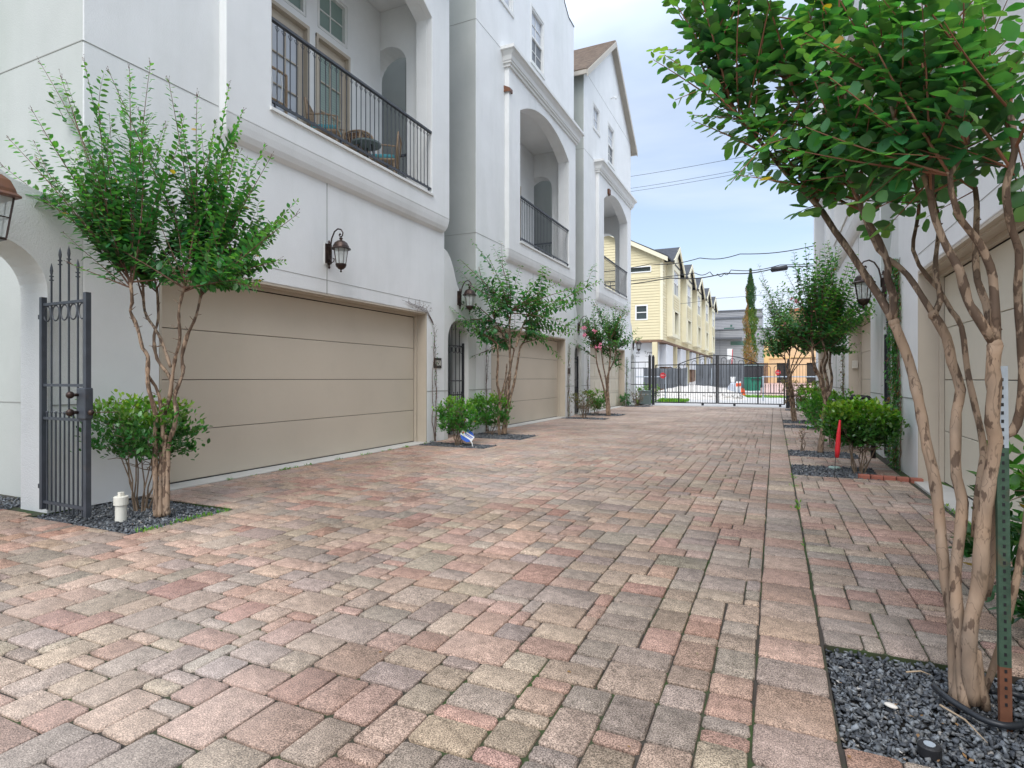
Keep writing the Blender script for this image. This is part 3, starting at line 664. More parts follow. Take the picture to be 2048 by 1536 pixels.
# house number plates
def plate(label, pos, sz, body, parent_x=1):
    t_ = thing('number_plate', label, 'house number', pos)
    M().box(-.002, .018, -sz[0]/2, sz[0]/2, -sz[1]/2, sz[1]/2).build('plate', 'black', t_, bevel=.003)
    M().box(.0185, .0205, -sz[0]/2+.008, sz[0]/2-.008, sz[1]/2-.013, sz[1]/2-.008).box(.0185, .0205, -sz[0]/2+.008, sz[0]/2-.008, -sz[1]/2+.008, -sz[1]/2+.013).build('border', 'bronze', t_)
    if body: text('digits', body, sz[1]*.72, 'lettering', t_, Matrix.Translation((.021, 0, -.005)) @ Matrix.Rotation(R(90), 4, 'Z') @ Matrix.Rotation(R(90), 4, 'X') @ Matrix.Scale(.72, 4, (1, 0, 0)))
    return t_
p = onX(874.5, 726, XL); plate('black plate reading 1258 on the white pier beside the arched gate', (XL, p.y, p.z), (.27, .20), '1258')
p = onX(1138, 742, XL); plate('small black number plate on the pier of the second left townhouse', (XL, p.y, p.z), (.2, .18), None)

# ------------------------------------------------------------------ wall lanterns
def lantern(label, wallp, s, scale=1., top='bronze', square=False):
    """carriage lantern: back plate on the wall, looped arm, bell cap, tapered glass, bowl and finial"""
    t_ = thing('wall_lantern', label, 'lantern', wallp); t_.scale = (scale,)*3
    b = M(); b.box(min(0, s*.03), max(0, s*.03), -.06, .06, -.14, .14); b.box(min(s*.03, s*.045), max(s*.03, s*.045), -.035, .035, -.10, .10)
    b.lathe([(.004, -.22), (.02, -.2), (.012, -.17), (.03, -.14)], (s*.03, 0, 0), 8); b.lathe([(.025, .14), (.014, .16), (.018, .175), (.003, .20)], (s*.03, 0, 0), 8)
    b.build('back_plate', 'bronze', t_, bevel=.006)
    cx = s*.25; a = M()
    pts = [(s*.05, 0, .02)]+[(s*(.165-.115*math.cos(q)), 0, .16+.20*math.sin(q)) for q in [PI*i/12 for i in range(0, 10)]]+[(cx+s*.005, 0, .27), (cx, 0, .235)]
    pts = [(s*.05, 0, -.02), (s*.055, 0, .10), (s*.08, 0, .22), (s*.13, 0, .31), (s*.19, 0, .345), (s*.25, 0, .33), (s*.285, 0, .28), (s*.275, 0, .235), (s*.25, 0, .225)]
    a.tube(pts, [.011, .011, .0105, .010, .010, .010, .009, .009, .009], 8)
    a.tube([(s*.25, 0, .225), (s*.225, 0, .235), (s*.215, 0, .26), (s*.232, 0, .275), (s*.245, 0, .262)], .007, 6); a.ball((s*.236, 0, .262), .014)
    a.tube([(s*.045, 0, -.08), (s*.08, 0, -.13), (s*.12, 0, -.12), (s*.125, 0, -.08), (s*.10, 0, -.07)], .008, 6)
    a.build('bracket', 'bronze', t_, smooth=True)
    n = 4 if square else 8; ph = PI/4 if square else PI/8
    c = M(); c.lathe([(.014, .215), (.028, .205), (.018, .185), (.022, .17)], (cx, 0, 0), 12)
    c.lathe([(.02, .172), (.055, .162), (.09, .135), (.112, .09), (.118, .07), (.138, .055), (.138, .045), (.11, .045)], (cx, 0, 0), n if square else 16, ph)
    c.build('cap', top, t_, bevel=0)
    gl = M(); gl.lathe([(.102, .044), (.070, -.165)], (cx, 0, 0), n, ph); gl.build('glass', 'lglass', t_)
    f = M()
    for k in range(n):
        q = 2*PI*k/n+ph; f.tube([(cx+.104*math.cos(q), .104*math.sin(q), .046), (cx+.072*math.cos(q), .072*math.sin(q), -.166)], .005, 4)
        if square:
            q2 = q+2*PI/n
            for e_ in (.5,):
                p0 = Vector((cx+.104*math.cos(q), .104*math.sin(q), .046)).lerp(Vector((cx+.104*math.cos(q2), .104*math.sin(q2), .046)), e_); p1 = Vector((cx+.072*math.cos(q), .072*math.sin(q), -.166)).lerp(Vector((cx+.072*math.cos(q2), .072*math.sin(q2), -.166)), e_); f.tube([p0, p1], .003, 4)
            f.tube([(cx+.09*math.cos(q), .09*math.sin(q), -.06), (cx+.09*math.cos(q2), .09*math.sin(q2), -.06)], .003, 4)
    f.build('frame', 'bronze', t_)
    bo = M()
    if square: bo.lathe([(.074, -.165), (.074, -.178), (.03, -.18)], (cx, 0, 0), 4, ph)
    else: bo.lathe([(.076, -.165), (.078, -.175), (.066, -.21), (.04, -.238), (.012, -.25), (.009, -.262), (.016, -.27), (.010, -.283), (.002, -.287)], (cx, 0, 0), 16)
    bo.build('bowl', 'bronze', t_, smooth=not square)
    bl = M(); bl.tube([(cx, 0, -.16), (cx, 0, -.06)], .012, 8); bl.ball((cx, 0, -.03), .026, 8, 1.5); bl.build('bulb', 'white', t_, smooth=True)
    return t_
p = onX(655, 508, XL); lantern('bronze carriage lantern on the wall centred above the nearest left garage', (XL, p.y, p.z), 1, 1.03)
M().box(-.001, .012, -.075, .075, -.17, .17).build('mounting_block', 'trimw', None).location = (XL, p.y, p.z)
mb = bpy.data.objects['mounting_block']; tag(mb, 'flat white block behind the lantern above the nearest garage', 'mounting block')
lantern('bronze lantern above the arched gate beside the 1258 plate, partly behind the arching tree', (XL, 10.62, 2.93), 1, 1.05)
p = onX(-25, 430, XL); lantern('copper topped square lantern cut off by the left edge of the photo', (XL, 2.44, 2.62), 1, 1.55, 'copper', True)
lantern('bronze lantern beside the pink flowering tree on the left row', (XL, 18.75, 2.95), 1, 1.15)
lantern('small bronze lantern on the last left gateway, in front of the housewrap', (XL, 27.05, 2.80), 1, 1.1)
lantern('large bronze lantern on looped arm on the right wall, behind the near tree trunks', (XR, 10.42, 2.66), -1, 1.18)
lantern('small copper shaded lantern on the right wall beyond the large one', (XR, 18.3, 3.6), -1, 1.25, 'copper')

# ------------------------------------------------------------------ iron pedestrian gates
def bar(parent, name, pts, r=.008, m='iron2', sq=True, n=4): return M().tube(pts, r, n, sq=sq).build(name, m, parent)
def iron_gate(label, loc, rz, w_=.80, hgt=1.96, m='iron2', lock=True, flip=1):
    t_ = thing('iron_gate', label, 'gate', loc, rz)
    for nm, x in (('hinge_post', 0), ('latch_post', w_)):
        M().box(x-.022, x+.022, -.022, .022, .03, hgt).build(nm, m, t_, bevel=.003)
    for z_ in (hgt-.07, 1.16, .86, .10): M().box(.022, w_-.022, -.012, .012, z_-.012, z_+.012).build('cross_rail', m, t_)
    for k in range(4):
        x = w_*(k+1)/5; top = hgt+(.20, .32, .32, .20)[k] if k in (0, 3) else hgt+.33
        q = M().tube([(x, 0, .86), (x, 0, top)], .0085, 4, sq=True)
        for dz in (0, .035): q.lathe([(.008, -.006), (.018, -.004), (.018, .004), (.008, .006)], (x, 0, top-.02-dz), 8)
        q.lathe([(.009, 0), (.013, .03), (.010, .06), (.001, .10)], (x, 0, top), 6); q.build('spear_bar', m, t_)
    for k in range(9):
        x = w_*(k+1)/10; q = M().tube([(x, 0, .03), (x, 0, .91)], .008, 4, sq=True); q.ball((x, 0, .915), .012, 6); q.build('lower_bar', m, t_)
    for k in range(5):
        x = w_*(k+.5)/5; pts = [(x+.056*math.cos(a), 0, hgt-.155+.068*math.sin(a)) for a in [2*PI*i/20 for i in range(21)]]
        M().tube(pts, .007, 4, cap=False).build('ring', m, t_)
    if lock:
        M().box(w_-.10, w_+.03, -.035, .035, .87, 1.14).build('lock_box', m, t_, bevel=.01)
        for (x, z_) in ((w_-.07, .93), (w_-.07, 1.08)):
            M().tube([(x, -.035, z_), (x, -.075, z_)], .014, 10).ball((x, -.095, z_), .032, 10).build('door_knob', 'bronze', t_, smooth=True)
        M().ball((w_+.06, .0, .93), .026, 10).tube([(w_+.02, 0, .93), (w_+.05, 0, .93)], .012, 8).build('door_knob', 'bronze', t_, smooth=True)
        for z_ in (.24, hgt-.18): M().box(-.045, -.02, -.02, .02, z_-.02, z_+.02).build('hinge', 'iron', t_)
    return t_
iron_gate('grey iron gate leaf swung open at the left, with rings and four spear points', (XL+.03, 2.99, .01), R(-1.5), .70)
iron_gate('black iron gate closed in the arch beside the 1258 plate', (XL-.12, 11.02, .02), R(-90), .80, 1.98, 'iron')
iron_gate('dark iron gate closed in the arch behind the pink flowering tree', (XL-.12, 19.08, .02), R(-90), .66, 1.98, 'iron', False)
iron_gate('dark iron gate in the right gateway beside the ivy', (XR+.03, 10.64, .02), R(-90), .56, 1.90, 'iron', False)

# ------------------------------------------------------------------ vehicle gate and fences
YG = 27.0
def pt(x, z_): return (x, YG, z_)
vg = thing('driveway_gate', 'wide black iron double driveway gate with arched top closing the lane', 'gate', (-2.33, YG, 0))
def vpart(name, m_): o = m_.build(name, 'iron', vg); o.data.transform(Matrix.Translation((2.33, -YG, 0))); return o
GX0, GX1, GC = -5.02, .36, -2.33
for x in (GX0, GC-.035, GC+.035, GX1): vpart('upright', M().box(x-.03, x+.03, YG-.03, YG+.03, .11, 2.24 if abs(x-GC) < .1 else 1.86))
for x in (GC-1.66, GC+1.66): vpart('upright', M().box(x-.03, x+.03, YG-.025, YG+.025, .11, 1.86))
for a, b in ((GX0, GC-.065), (GC+.065, GX1)):
    for z_ in (.13, .60, 1.85): vpart('cross_rail', M().box(a, b, YG-.02, YG+.02, z_-.022, z_+.022))
arcp = [pt(GC+1.70*q/10, 1.86+.40*(1-(q/10)**2)) for q in range(-10, 11)]
vpart('arched_rail', M().tube(arcp, .026, 4, sq=True))
n = 52
for i in range(1, n):
    x = GX0+(GX1-GX0)*i/n
    if min(abs(x-GC), abs(x-GC-1.66), abs(x-GC+1.66)) < .05: continue
    q = M().tube([pt(x, .12), pt(x, .93)], .010, 4, sq=True)
    q.lathe([(.02, .93), (.012, .95), (.002, .99)], (x, YG, 0), 6); vpart('lower_bar', q)
for side in (-1, 1):
    for k in range(7):
        x = GC+side*(.27+.355*k); zt = min(1.80, 9); inn = abs(x-GC) < 1.6
        top = (1.86+.40*(1-((x-GC)/1.70)**2)-.20) if inn else 1.66
        hw = .105
        pts = [pt(x-hw, .60)]+[pt(x-hw*math.cos(a), top-.0+hw*math.sin(a)) for a in [PI*i/10 for i in range(11)]]+[pt(x+hw, .60)]
        vpart('hoop', M().tube(pts, .011, 4))
        if inn: vpart('short_bar', M().tube([pt(x, 1.25), pt(x, top-.03)], .012, 4, sq=True))
for x in (-2.95, -1.62, .2): vpart('wheel', M().box(x-.05, x+.05, YG-.03, YG+.03, .02, .12))
def post(label, x, y, h_, r_=.055):
    t_ = thing('gate_post', label, 'post', (x, y, 0)); M().box(-r_, r_, -r_, r_, 0, h_).build('shaft', 'iron', t_, bevel=.005); M().ball((0, 0, h_+r_*.5), r_*.8, 10).build('cap', 'iron', t_); return t_
post('black square post at the left end of the driveway gate', GX0-.12, YG, 2.25); post('second black post just left of the driveway gate post', GX0-.30, YG+.1, 2.28)
post('short thick black post at the right end of the driveway gate', GX1+.12, YG-.6, 1.0, .07); post('tall black post behind the right end of the driveway gate', GX1+.16, YG+.05, 2.0)
def fence(label, x0, x1, y, h_):
    t_ = thing('iron_fence', label, 'fence', (x0, y, 0))
    for z_ in (.12, .95, h_-.28, h_): M().box(0, x1-x0, -.018, .018, z_-.018, z_+.018).build('cross_rail', 'iron', t_)
    k = int((x1-x0)/.11)
    for i in range(k+1): M().tube([((x1-x0)*i/k, 0, .05), ((x1-x0)*i/k, 0, h_-.28)], .009, 4, sq=True).build('bar', 'iron', t_)
    for i in range(3): M().tube([((x1-x0)*(i+.5)/3, 0, h_-.28), ((x1-x0)*(i+.5)/3, 0, h_)], .009, 4, sq=True).build('bar', 'iron', t_)
fence('black iron fence panel left of the driveway gate', -6.35, GX0-.36, YG+.15, 2.0); fence('black iron fence panel right of the driveway gate, behind the trees', GX1+.25, 2.1, YG+.25, 2.1)
# utility box and wall fittings
t_ = thing('utility_box', 'grey green utility box in front of the left iron fence', 'utility box', (-5.42, 26.55, 0))
M().box(-.24, .24, -.2, .2, .05, .62).build('body', 'util', t_, bevel=.03); M().box(-.26, .26, -.22, .22, .62, .68).build('lid', 'util', t_, bevel=.02); M().box(-.2, .2, -.205, -.2, .5, .53).build('handle', 'gsiding', t_)
p = onX(1011, 182, XL); o = M().add([(0, -.1, .1), (0, .1, .1), (0, .1, -.06), (0, -.1, -.06), (.16, -.08, .02), (.16, .08, .02), (.16, .08, -.07), (.16, -.08, -.07)], [(0, 1, 2, 3), (0, 4, 5, 1), (0, 3, 7, 4), (1, 5, 6, 2), (4, 7, 6, 5)]).build('scupper', 'copper'); o.location = (XL, p.y, p.z); tag(o, 'small brown copper scupper below the left end of the second cornice', 'scupper')
p = onX(1205, 379, XL); o = M().box(0, .1, -.12, .12, -.1, .1).lathe([(.03, -.16), (.03, -.1)], (.05, 0, 0), 8).build('scupper', 'copper', bevel=.01); o.location = (XL+.1, p.y+.4, p.z); tag(o, 'tiny brown copper scupper on the third left townhouse bay', 'scupper')
p = onX(1222, 197, XL); o = M().tube([(0, 0, 0), (.12, 0, .03), (.2, 0, -.02)], .03, 8).ball((.2, 0, -.03), .05).build('camera_fixture', 'white'); o.location = (XL, p.y, p.z); tag(o, 'small white fixture high on the gabled townhouse front', 'fixture')
p = onX(1705, 722, XR+.15); o = M().box(-.06, .06, -.05, 0, -.09, .09).build('chime_box', mat('cream_plastic', (.6, .57, .5), .5), bevel=.012); o.location = (XR+.13, 15.36, 1.55); tag(o, 'cream box on the tan jamb of the middle right garage', 'box')
t_ = thing('hose_bib', 'black pipe elbow standing by the right wall behind the bright green bush', 'pipe', (1.38, 10.4, 0))
M().tube([(0, 0, 0), (0, 0, .85), (-.06, 0, .93), (-.28, 0, .95), (-.30, 0, .86)], .035, 8).build('pipe', 'rubber', t_, smooth=True)
# recessed ceiling light in second balcony
t_ = thing('ceiling_light', 'round recessed light in the ceiling of the second balcony', 'ceiling light', (XL-.75, 14.3, 8.70)); M().lathe([(.10, 0), (.10, .015), (.07, .018)], (0, 0, 0), 16).build('trim_ring', 'white', t_)

# ------------------------------------------------------------------ balcony furniture (first house)
def wicker_chair(label, loc, rz, back='arm', cushion=True, sc=1.):
    t_ = thing('wicker_chair', label, 'chair', loc, rz); t_.scale = (sc,)*3
    for x in (-.26, .26):
        for y in (-.25, .25): M().tube([(x, y, 0), (x*.95, y*.95, .38)], .018, 6).build('leg', 'wicker', t_)
    M().box(-.29, .29, -.28, .28, .34, .39).build('seat', 'wicker', t_, bevel=.015)
    if cushion: M().box(-.26, .26, -.25, .25, .392, .49).build('cushion', 'teal', t_, bevel=.035)
    b = M()
    if back == 'fan':
        rim = [(.36*math.cos(a), .30+.10*math.sin(a), .62+.30*math.sin(a)) for a in [R(-20)+R(220)*i/18 for i in range(19)]]
        b.tube(rim, .02, 6)
        for i in range(0, 19): b.tube([(rim[i][0]*.35, .28, .42), rim[i]], .010, 4)
        for k in (.5, .75): b.tube([Vector((x*.35, .28, .42)).lerp(Vector((x, y, z)), k) for x, y, z in rim], .008, 4)
        b.lathe([(.30, 0), (.31, .01), (.02, .02)], (0, .30, .60), 3) if False else None
        dk = M().add([Vector((rim[9][0], .31, .42))]+[Vector((x*.93, y+.012, .62+(z-.62)*.93)) for x, y, z in rim], [(0, i, i+1) for i in range(1, 19)])
        dk.build('back_weave', 'wicker_dark', t_)
    else:
        b.tube([(-.29, .28, .36), (-.30, .34, .95), (.30, .34, .95), (.29, .28, .36)], .02, 6)
        for i in range(7): x = -.24+.08*i; b.tube([(x, .28, .38), (x, .335, .94)], .009, 4)
        b.tube([(-.3, .31, .66), (.3, .31, .66)], .012, 4)
    b.build('backrest', 'wicker', t_, smooth=True)
    for sx_ in (-1, 1):
        a = M(); a.tube([(sx_*.28, -.26, .36), (sx_*.31, -.27, .62), (sx_*.31, .0, .66), (sx_*.30, .30, .64)], .018, 6)
        for i in range(5): a.tube([(sx_*.30, -.2+.1*i, .37), (sx_*.31, -.2+.1*i, .64)], .008, 4)
        a.build('armrest', 'wicker', t_)
    return t_
BF = 4.925
wicker_chair('wicker armchair with teal cushion, nearest the right end of the balcony', (-6.62, 8.75, BF), R(-60), sc=.84)
wicker_chair('round backed woven wicker chair behind the two armchairs on the balcony', (-6.95, 8.15, BF), R(20), 'fan', False, 1.0)
wicker_chair('wicker armchair with pale blue cushion left of the round backed chair', (-6.72, 7.35, BF), R(120), sc=.84)
t_ = thing('wicker_shelf', 'slatted wicker rack standing at the left end of the balcony', 'shelf', (-6.6, 5.95, BF), R(0))
M().tube([(0, -.4, .8), (0, .42, .8)], .02, 6).tube([(0, -.4, 0), (0, -.4, .8)], .02, 6).tube([(0, .42, 0), (0, .42, .8)], .02, 6).tube([(0, -.4, .35), (0, .42, .35)], .016, 6).build('frame', 'wicker', t_)
sp_ = M()
for i in range(8): sp_.tube([(0, -.32+.09*i, .35), (.015, -.30+.09*i, .58), (0, -.32+.09*i, .8)], .009, 5)
sp_.build('spindles', 'white', t_)
t_ = thing('side_table', 'low dark side table between the balcony chairs', 'table', (-6.5, 8.08, BF))
M().lathe([(.26, .38), (.26, .41), (.02, .415)], (0, 0, 0), 20).build('tabletop', 'util', t_)
for k in range(3): a = 2*PI*k/3; M().tube([(.2*math.cos(a), .2*math.sin(a), 0), (.12*math.cos(a), .12*math.sin(a), .38)], .014, 6).build('leg', 'iron', t_)
# ------------------------------------------------------------------ foliage engine
LT = np.array([(0, 0, 0), (.16, 0, -.0), (.5, 0, -.05), (.8, 0, -.04), (1.02, 0, .01), (.2, .19, .015), (.5, .29, .03), (.8, .2, .015), (.2, -.19, .015), (.5, -.29, .03), (.8, -.2, .015)])
LF = np.array([(0, 1, 5), (1, 2, 6), (1, 6, 5), (2, 3, 7), (2, 7, 6), (3, 4, 7), (0, 8, 1), (1, 9, 2), (1, 8, 9), (2, 10, 3), (2, 9, 10), (3, 10, 4)])
LT2 = np.array([(0, 0, 0), (.5, .27, .03), (1., 0, 0), (.5, -.27, .03), (.5, 0, -.04)]); LF2 = np.array([(0, 4, 1), (4, 2, 1), (0, 3, 4), (4, 3, 2)])
class Leaves:
    def __init__(s): s.p = []; s.a = []; s.n = []; s.s = []; s.c = []
    def add(s, p, a, n, sz, c): s.p.append(tuple(p)); s.a.append(tuple(a)); s.n.append(tuple(n)); s.s.append(sz); s.c.append(c)
    def build(s, name, m, parent, simple=False, wid=1.):
        if not s.p: return
        T, Fc = (LT2, LF2) if simple else (LT, LF)
        P = np.array(s.p); A = np.array(s.a); Nn = np.array(s.n); sz = np.array(s.s)[:, None, None]
        A /= np.linalg.norm(A, axis=1, keepdims=True)+1e-9; B = np.cross(Nn, A); B /= np.linalg.norm(B, axis=1, keepdims=True)+1e-9; Nn = np.cross(A, B)
        n = len(P); curl = rng.uniform(-.34, .14, (n, 1)); TT = np.repeat(T[None], n, 0).copy(); TT[..., 1] *= wid*rng.uniform(.85, 1.15, (n, 1)); TT[..., 2] += curl*TT[..., 0]**2
        V = P[:, None]+sz*(TT[..., :1]*A[:, None]+TT[..., 1:2]*B[:, None]+TT[..., 2:]*Nn[:, None])
        k = len(T); FF = (Fc[None]+(np.arange(n)*k)[:, None, None]).reshape(-1, 3)
        me = npmesh(name, V.reshape(-1, 3), FF, np.repeat(np.clip(np.array(s.c), .003, 1), k, 0))
        return link(name, me, m, parent, smooth=True)
def rv(): return Vector((rnd.gauss(0, 1), rnd.gauss(0, 1), rnd.gauss(0, 1))).normalized()
def curve3(p0, p1, p2, n): return [p0*(1-t)**2+p1*2*t*(1-t)+p2*t*t for t in [i/n for i in range(n+1)]]
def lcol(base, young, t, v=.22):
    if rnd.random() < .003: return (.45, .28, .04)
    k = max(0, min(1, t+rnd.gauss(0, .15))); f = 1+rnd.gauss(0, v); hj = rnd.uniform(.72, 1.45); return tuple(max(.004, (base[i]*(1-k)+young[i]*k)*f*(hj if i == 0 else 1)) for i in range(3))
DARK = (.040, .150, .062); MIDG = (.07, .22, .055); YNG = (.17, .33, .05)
def shoot(br, lv, p0, p2, sz, step, r0=.006, rise=.0, t0=.15, col=(DARK, YNG), taper=.5, droop=0., flower=None, side=None, pairs=1.):
    p0, p2 = Vector(p0), Vector(p2); L = (p2-p0).length
    pm = (p0+p2)/2+Vector((rnd.gauss(0, .04), rnd.gauss(0, .04), rnd.gauss(0, .02)))*L+Vector((0, 0, rise*L))
    n = 7; pts = curve3(p0, pm, p2, n); br.tube(pts, [r0*(1-.75*i/n) for i in range(n+1)], 5)
    up = Vector((0, 0, 1)); k = max(3, int(L/step)); ph = side if side is not None else rnd.uniform(0, PI)
    for i in range(k+1):
        t = i/k
        if t < t0: continue
        f = t*n; a = min(int(f), n-1); p = pts[a].lerp(pts[a+1], f-a); d = (pts[a+1]-pts[a]).normalized()
        sd_ = d.cross(up);
        if sd_.length < .15: sd_ = Vector((math.cos(ph), math.sin(ph), 0))
        sd_.normalize(); bn = sd_.cross(d).normalized()
        ang = ph*.35+(i % 2)*rnd.uniform(.2, .9)
        s1 = (sd_*math.cos(ang)+bn*math.sin(ang)*.6).normalized()
        tp = 1-taper*max(0, (t-.45)/.55)**1.6
        for q in (-1, 1):
            if rnd.random() > pairs: continue
            ax = s1*q*.85+d*rnd.uniform(.2, .6)+Vector((0, 0, rnd.gauss(-droop, .15)))
            nm = bn*.6+d*.35+up*.5+rv()*.28
            lv.add(p+ax*.006, ax, nm, sz*tp*rnd.uniform(.72, 1.12), lcol(col[0], col[1], (t-.55)*1.5))
    if flower is not None:
        for i in range(flower):
            q = p2+rv()*.012*i*.3+(pts[-1]-pts[-2]).normalized()*.012*i; br.tube([p2, q], .0012, 3, cap=False); br.ball(q, .0035, 5)
def trunkline(mesh, pts, r0, r1, n=9, wob=.06, knob=.12, old=(0., 1.)):
    """resample a limb, add knobs, set how much old bark clings (red channel)"""
    P = [Vector(p) for p in pts]; out_ = []
    for i in range(len(P)-1):
        a0 = P[max(i-1, 0)]; a3 = P[min(i+2, len(P)-1)]; m_ = max(2, int((P[i+1]-P[i]).length/.05))
        for k in range(m_):
            t = k/m_; out_.append(.5*((2*P[i])+(P[i+1]-a0)*t+(2*a0-5*P[i]+4*P[i+1]-a3)*t*t+(3*P[i]-a0-3*P[i+1]+a3)*t**3))
    out_.append(P[-1]); k = len(out_)
    rad = [(r0+(r1-r0)*i/(k-1))*(1+rnd.uniform(-wob, wob)+(knob if rnd.random() < .12 else 0)) for i in range(k)]
    st = len(mesh.V); mesh.tube(out_, rad, n)
    for i in range(k):
        c = min(.46, old[0]+(old[1]-old[0])*i/(k-1))
        for q in range(n): mesh.C[st+i*n+q] = (c, 0, 0)
    for i in range(st, st+k*n):
        v = Vector(mesh.V[i]); c = out_[(i-st)//n]; mesh.V[i] = tuple(c+(v-c)*(1+rnd.uniform(-.07, .07)))
    return out_
def stubs(mesh, pts, n, L, r, c=.45):
    for _ in range(n):
        p = rnd.choice(pts); d = rv(); d.z = abs(d.z)*.6+.1
        st = len(mesh.V); mesh.tube([p, p+d*L*rnd.uniform(.4, 1)], [r, r*.4], 5)
        for i in range(st, len(mesh.V)): mesh.C[i] = (c, 0, 0)
def rel(objs, loc):
    for o in objs:
        if o is not None: o.data.transform(Matrix.Translation(-Vector(loc)))

# ---- near right crepe myrtle: limbs follow the real ones, in depth from 2.0 to 3 m
def limb(px, d0, d1): 
    n = len(px); return [at(u, v, d0+(d1-d0)*i/(n-1)) for i, (u, v) in enumerate(px)]
base = onG(1938, 1402); T1 = thing('crepe_myrtle', 'large crepe myrtle at the right edge, thick peeling trunks and big dark leaves overhead', 'tree', base)
br = M(); br.c = (0, 0, 0); tw = M(); lv = Leaves(); ends = []
limbs = [
 ([(1912, 1400), (1908, 1360), (1905, 1240), (1888, 1132), (1872, 975), (1855, 900), (1838, 804), (1818, 723), (1788, 645)], 2.2, 2.42, .030, .024, (.0, .2)),
 ([(1788, 645), (1762, 598), (1730, 550), (1701, 505), (1669, 461), (1645, 424), (1620, 395), (1572, 346), (1520, 283), (1466, 222), (1421, 168), (1395, 106), (1374, 40)], 2.42, 2.95, .019, .004, (.5, .8)),
 ([(1786, 640), (1786, 590), (1775, 556), (1776, 529), (1757, 477), (1737, 444), (1721, 412), (1700, 350), (1695, 292), (1692, 219), (1687, 146), (1676, 60)], 2.42, 2.35, .018, .005, (.4, 1.)),
 ([(1925, 1405), (1922, 1294), (1913, 1210), (1911, 1140), (1918, 1078), (1925, 1004), (1913, 954), (1911, 885), (1913, 824), (1921, 780), (1903, 723), (1893, 675), (1867, 630)], 2.18, 2.3, .024, .019, (0, .3)),
 ([(1867, 630), (1842, 590), (1815, 550), (1786, 524), (1756, 500), (1735, 450), (1722, 420), (1690, 350), (1650, 290), (1600, 210), (1560, 120)], 2.3, 2.7, .014, .004, (.6, .9)),
 ([(1867, 630), (1881, 598), (1873, 557), (1871, 520), (1878, 450), (1868, 400), (1850, 330), (1845, 240)], 2.3, 2.5, .013, .005, (.5, 1.)),
 ([(1950, 1075), (1957, 983), (1967, 912), (1962, 864), (1951, 816), (1935, 743), (1923, 654), (1903, 622), (1880, 582), (1855, 553), (1826, 500), (1838, 404), (1815, 300)], 2.22, 2.65, .017, .006, (.1, 1.)),
 ([(1946, 1405), (1938, 1314), (1944, 1231), (1959, 1169), (1963, 1086), (1971, 1016), (1984, 941), (1992, 885), (1984, 844), (1988, 784), (1986, 735), (1990, 690)], 2.16, 2.05, .035, .027, (0, .15)),
 ([(1990, 690), (1948, 622), (1935, 600), (1919, 541), (1895, 497), (1879, 461), (1863, 412), (1862, 329), (1855, 256), (1850, 150)], 2.05, 2.1, .019, .008, (.6, 1.3)),
 ([(1863, 400), (1826, 288), (1789, 237), (1782, 190), (1771, 110), (1745, 18)], 2.08, 2.3, .011, .005, (.3, .3)),
 ([(1992, 690), (1988, 582), (1980, 533), (1955, 481), (1923, 441), (1911, 412), (1900, 350), (1935, 290), (1930, 200)], 2.05, 1.95, .018, .007, (.6, 1.2)),
 ([(1985, 670), (1972, 606), (1955, 562), (1951, 501), (1953, 440), (1951, 380), (1925, 330), (1885, 262)], 2.08, 2.3, .015, .008, (.6, 1.2)),
 ([(1971, 1190), (1985, 1107), (1985, 1040), (1988, 950), (1994, 880), (2024, 864), (2040, 824), (2046, 743), (2040, 662), (2036, 598), (2036, 561), (2038, 501), (2024, 461), (2016, 420), (2012, 370), (2030, 300), (2020, 220)], 2.2, 1.9, .020, .011, (0, 1.1)),
 ([(1960, 1400), (1980, 1355), (2000, 1293), (2012, 1245), (2035, 1150), (2060, 1000), (2080, 800), (2085, 600), (2075, 400)], 2.2, 2.1, .015, .012, (0, .8)),
 ([(1965, 1200), (1975, 1100), (1978, 1040), (1960, 950)], 2.28, 2.35, .016, .012, (0, .2)),
]
for px, d0, d1, r0, r1, old in limbs:
    r0 = min(r0*.86, .0255 if r0 > .032 else .0205); r1 = min(r1*.9, .0215 if r1 > .025 else .019); pp = trunkline(br, limb(px, d0, d1), r0, r1, 12, .05, .10, old)
    nb = len(br.V); br.ball(pp[-1], r1*1.12, 10, 1.15); br.C[nb:] = [(old[1]*.5, 0, 0)]*(len(br.V)-nb)
    if px[-1][1] < 420: ends.append(pp)
    stubs(br, pp, 9 if old[1] > .5 else 7, .02, .007)
for k in range(7):   # flared foot
    a = 2*PI*k/9; q = base+Vector((math.cos(a)*.052, math.sin(a)*.05, -.02)); trunkline(br, [base+Vector((math.cos(a)*.025, math.sin(a)*.02, .20)), base+Vector((math.cos(a)*.035, math.sin(a)*.03, .08)), q], .014, .019, 8, .1, .1, (0, 0))
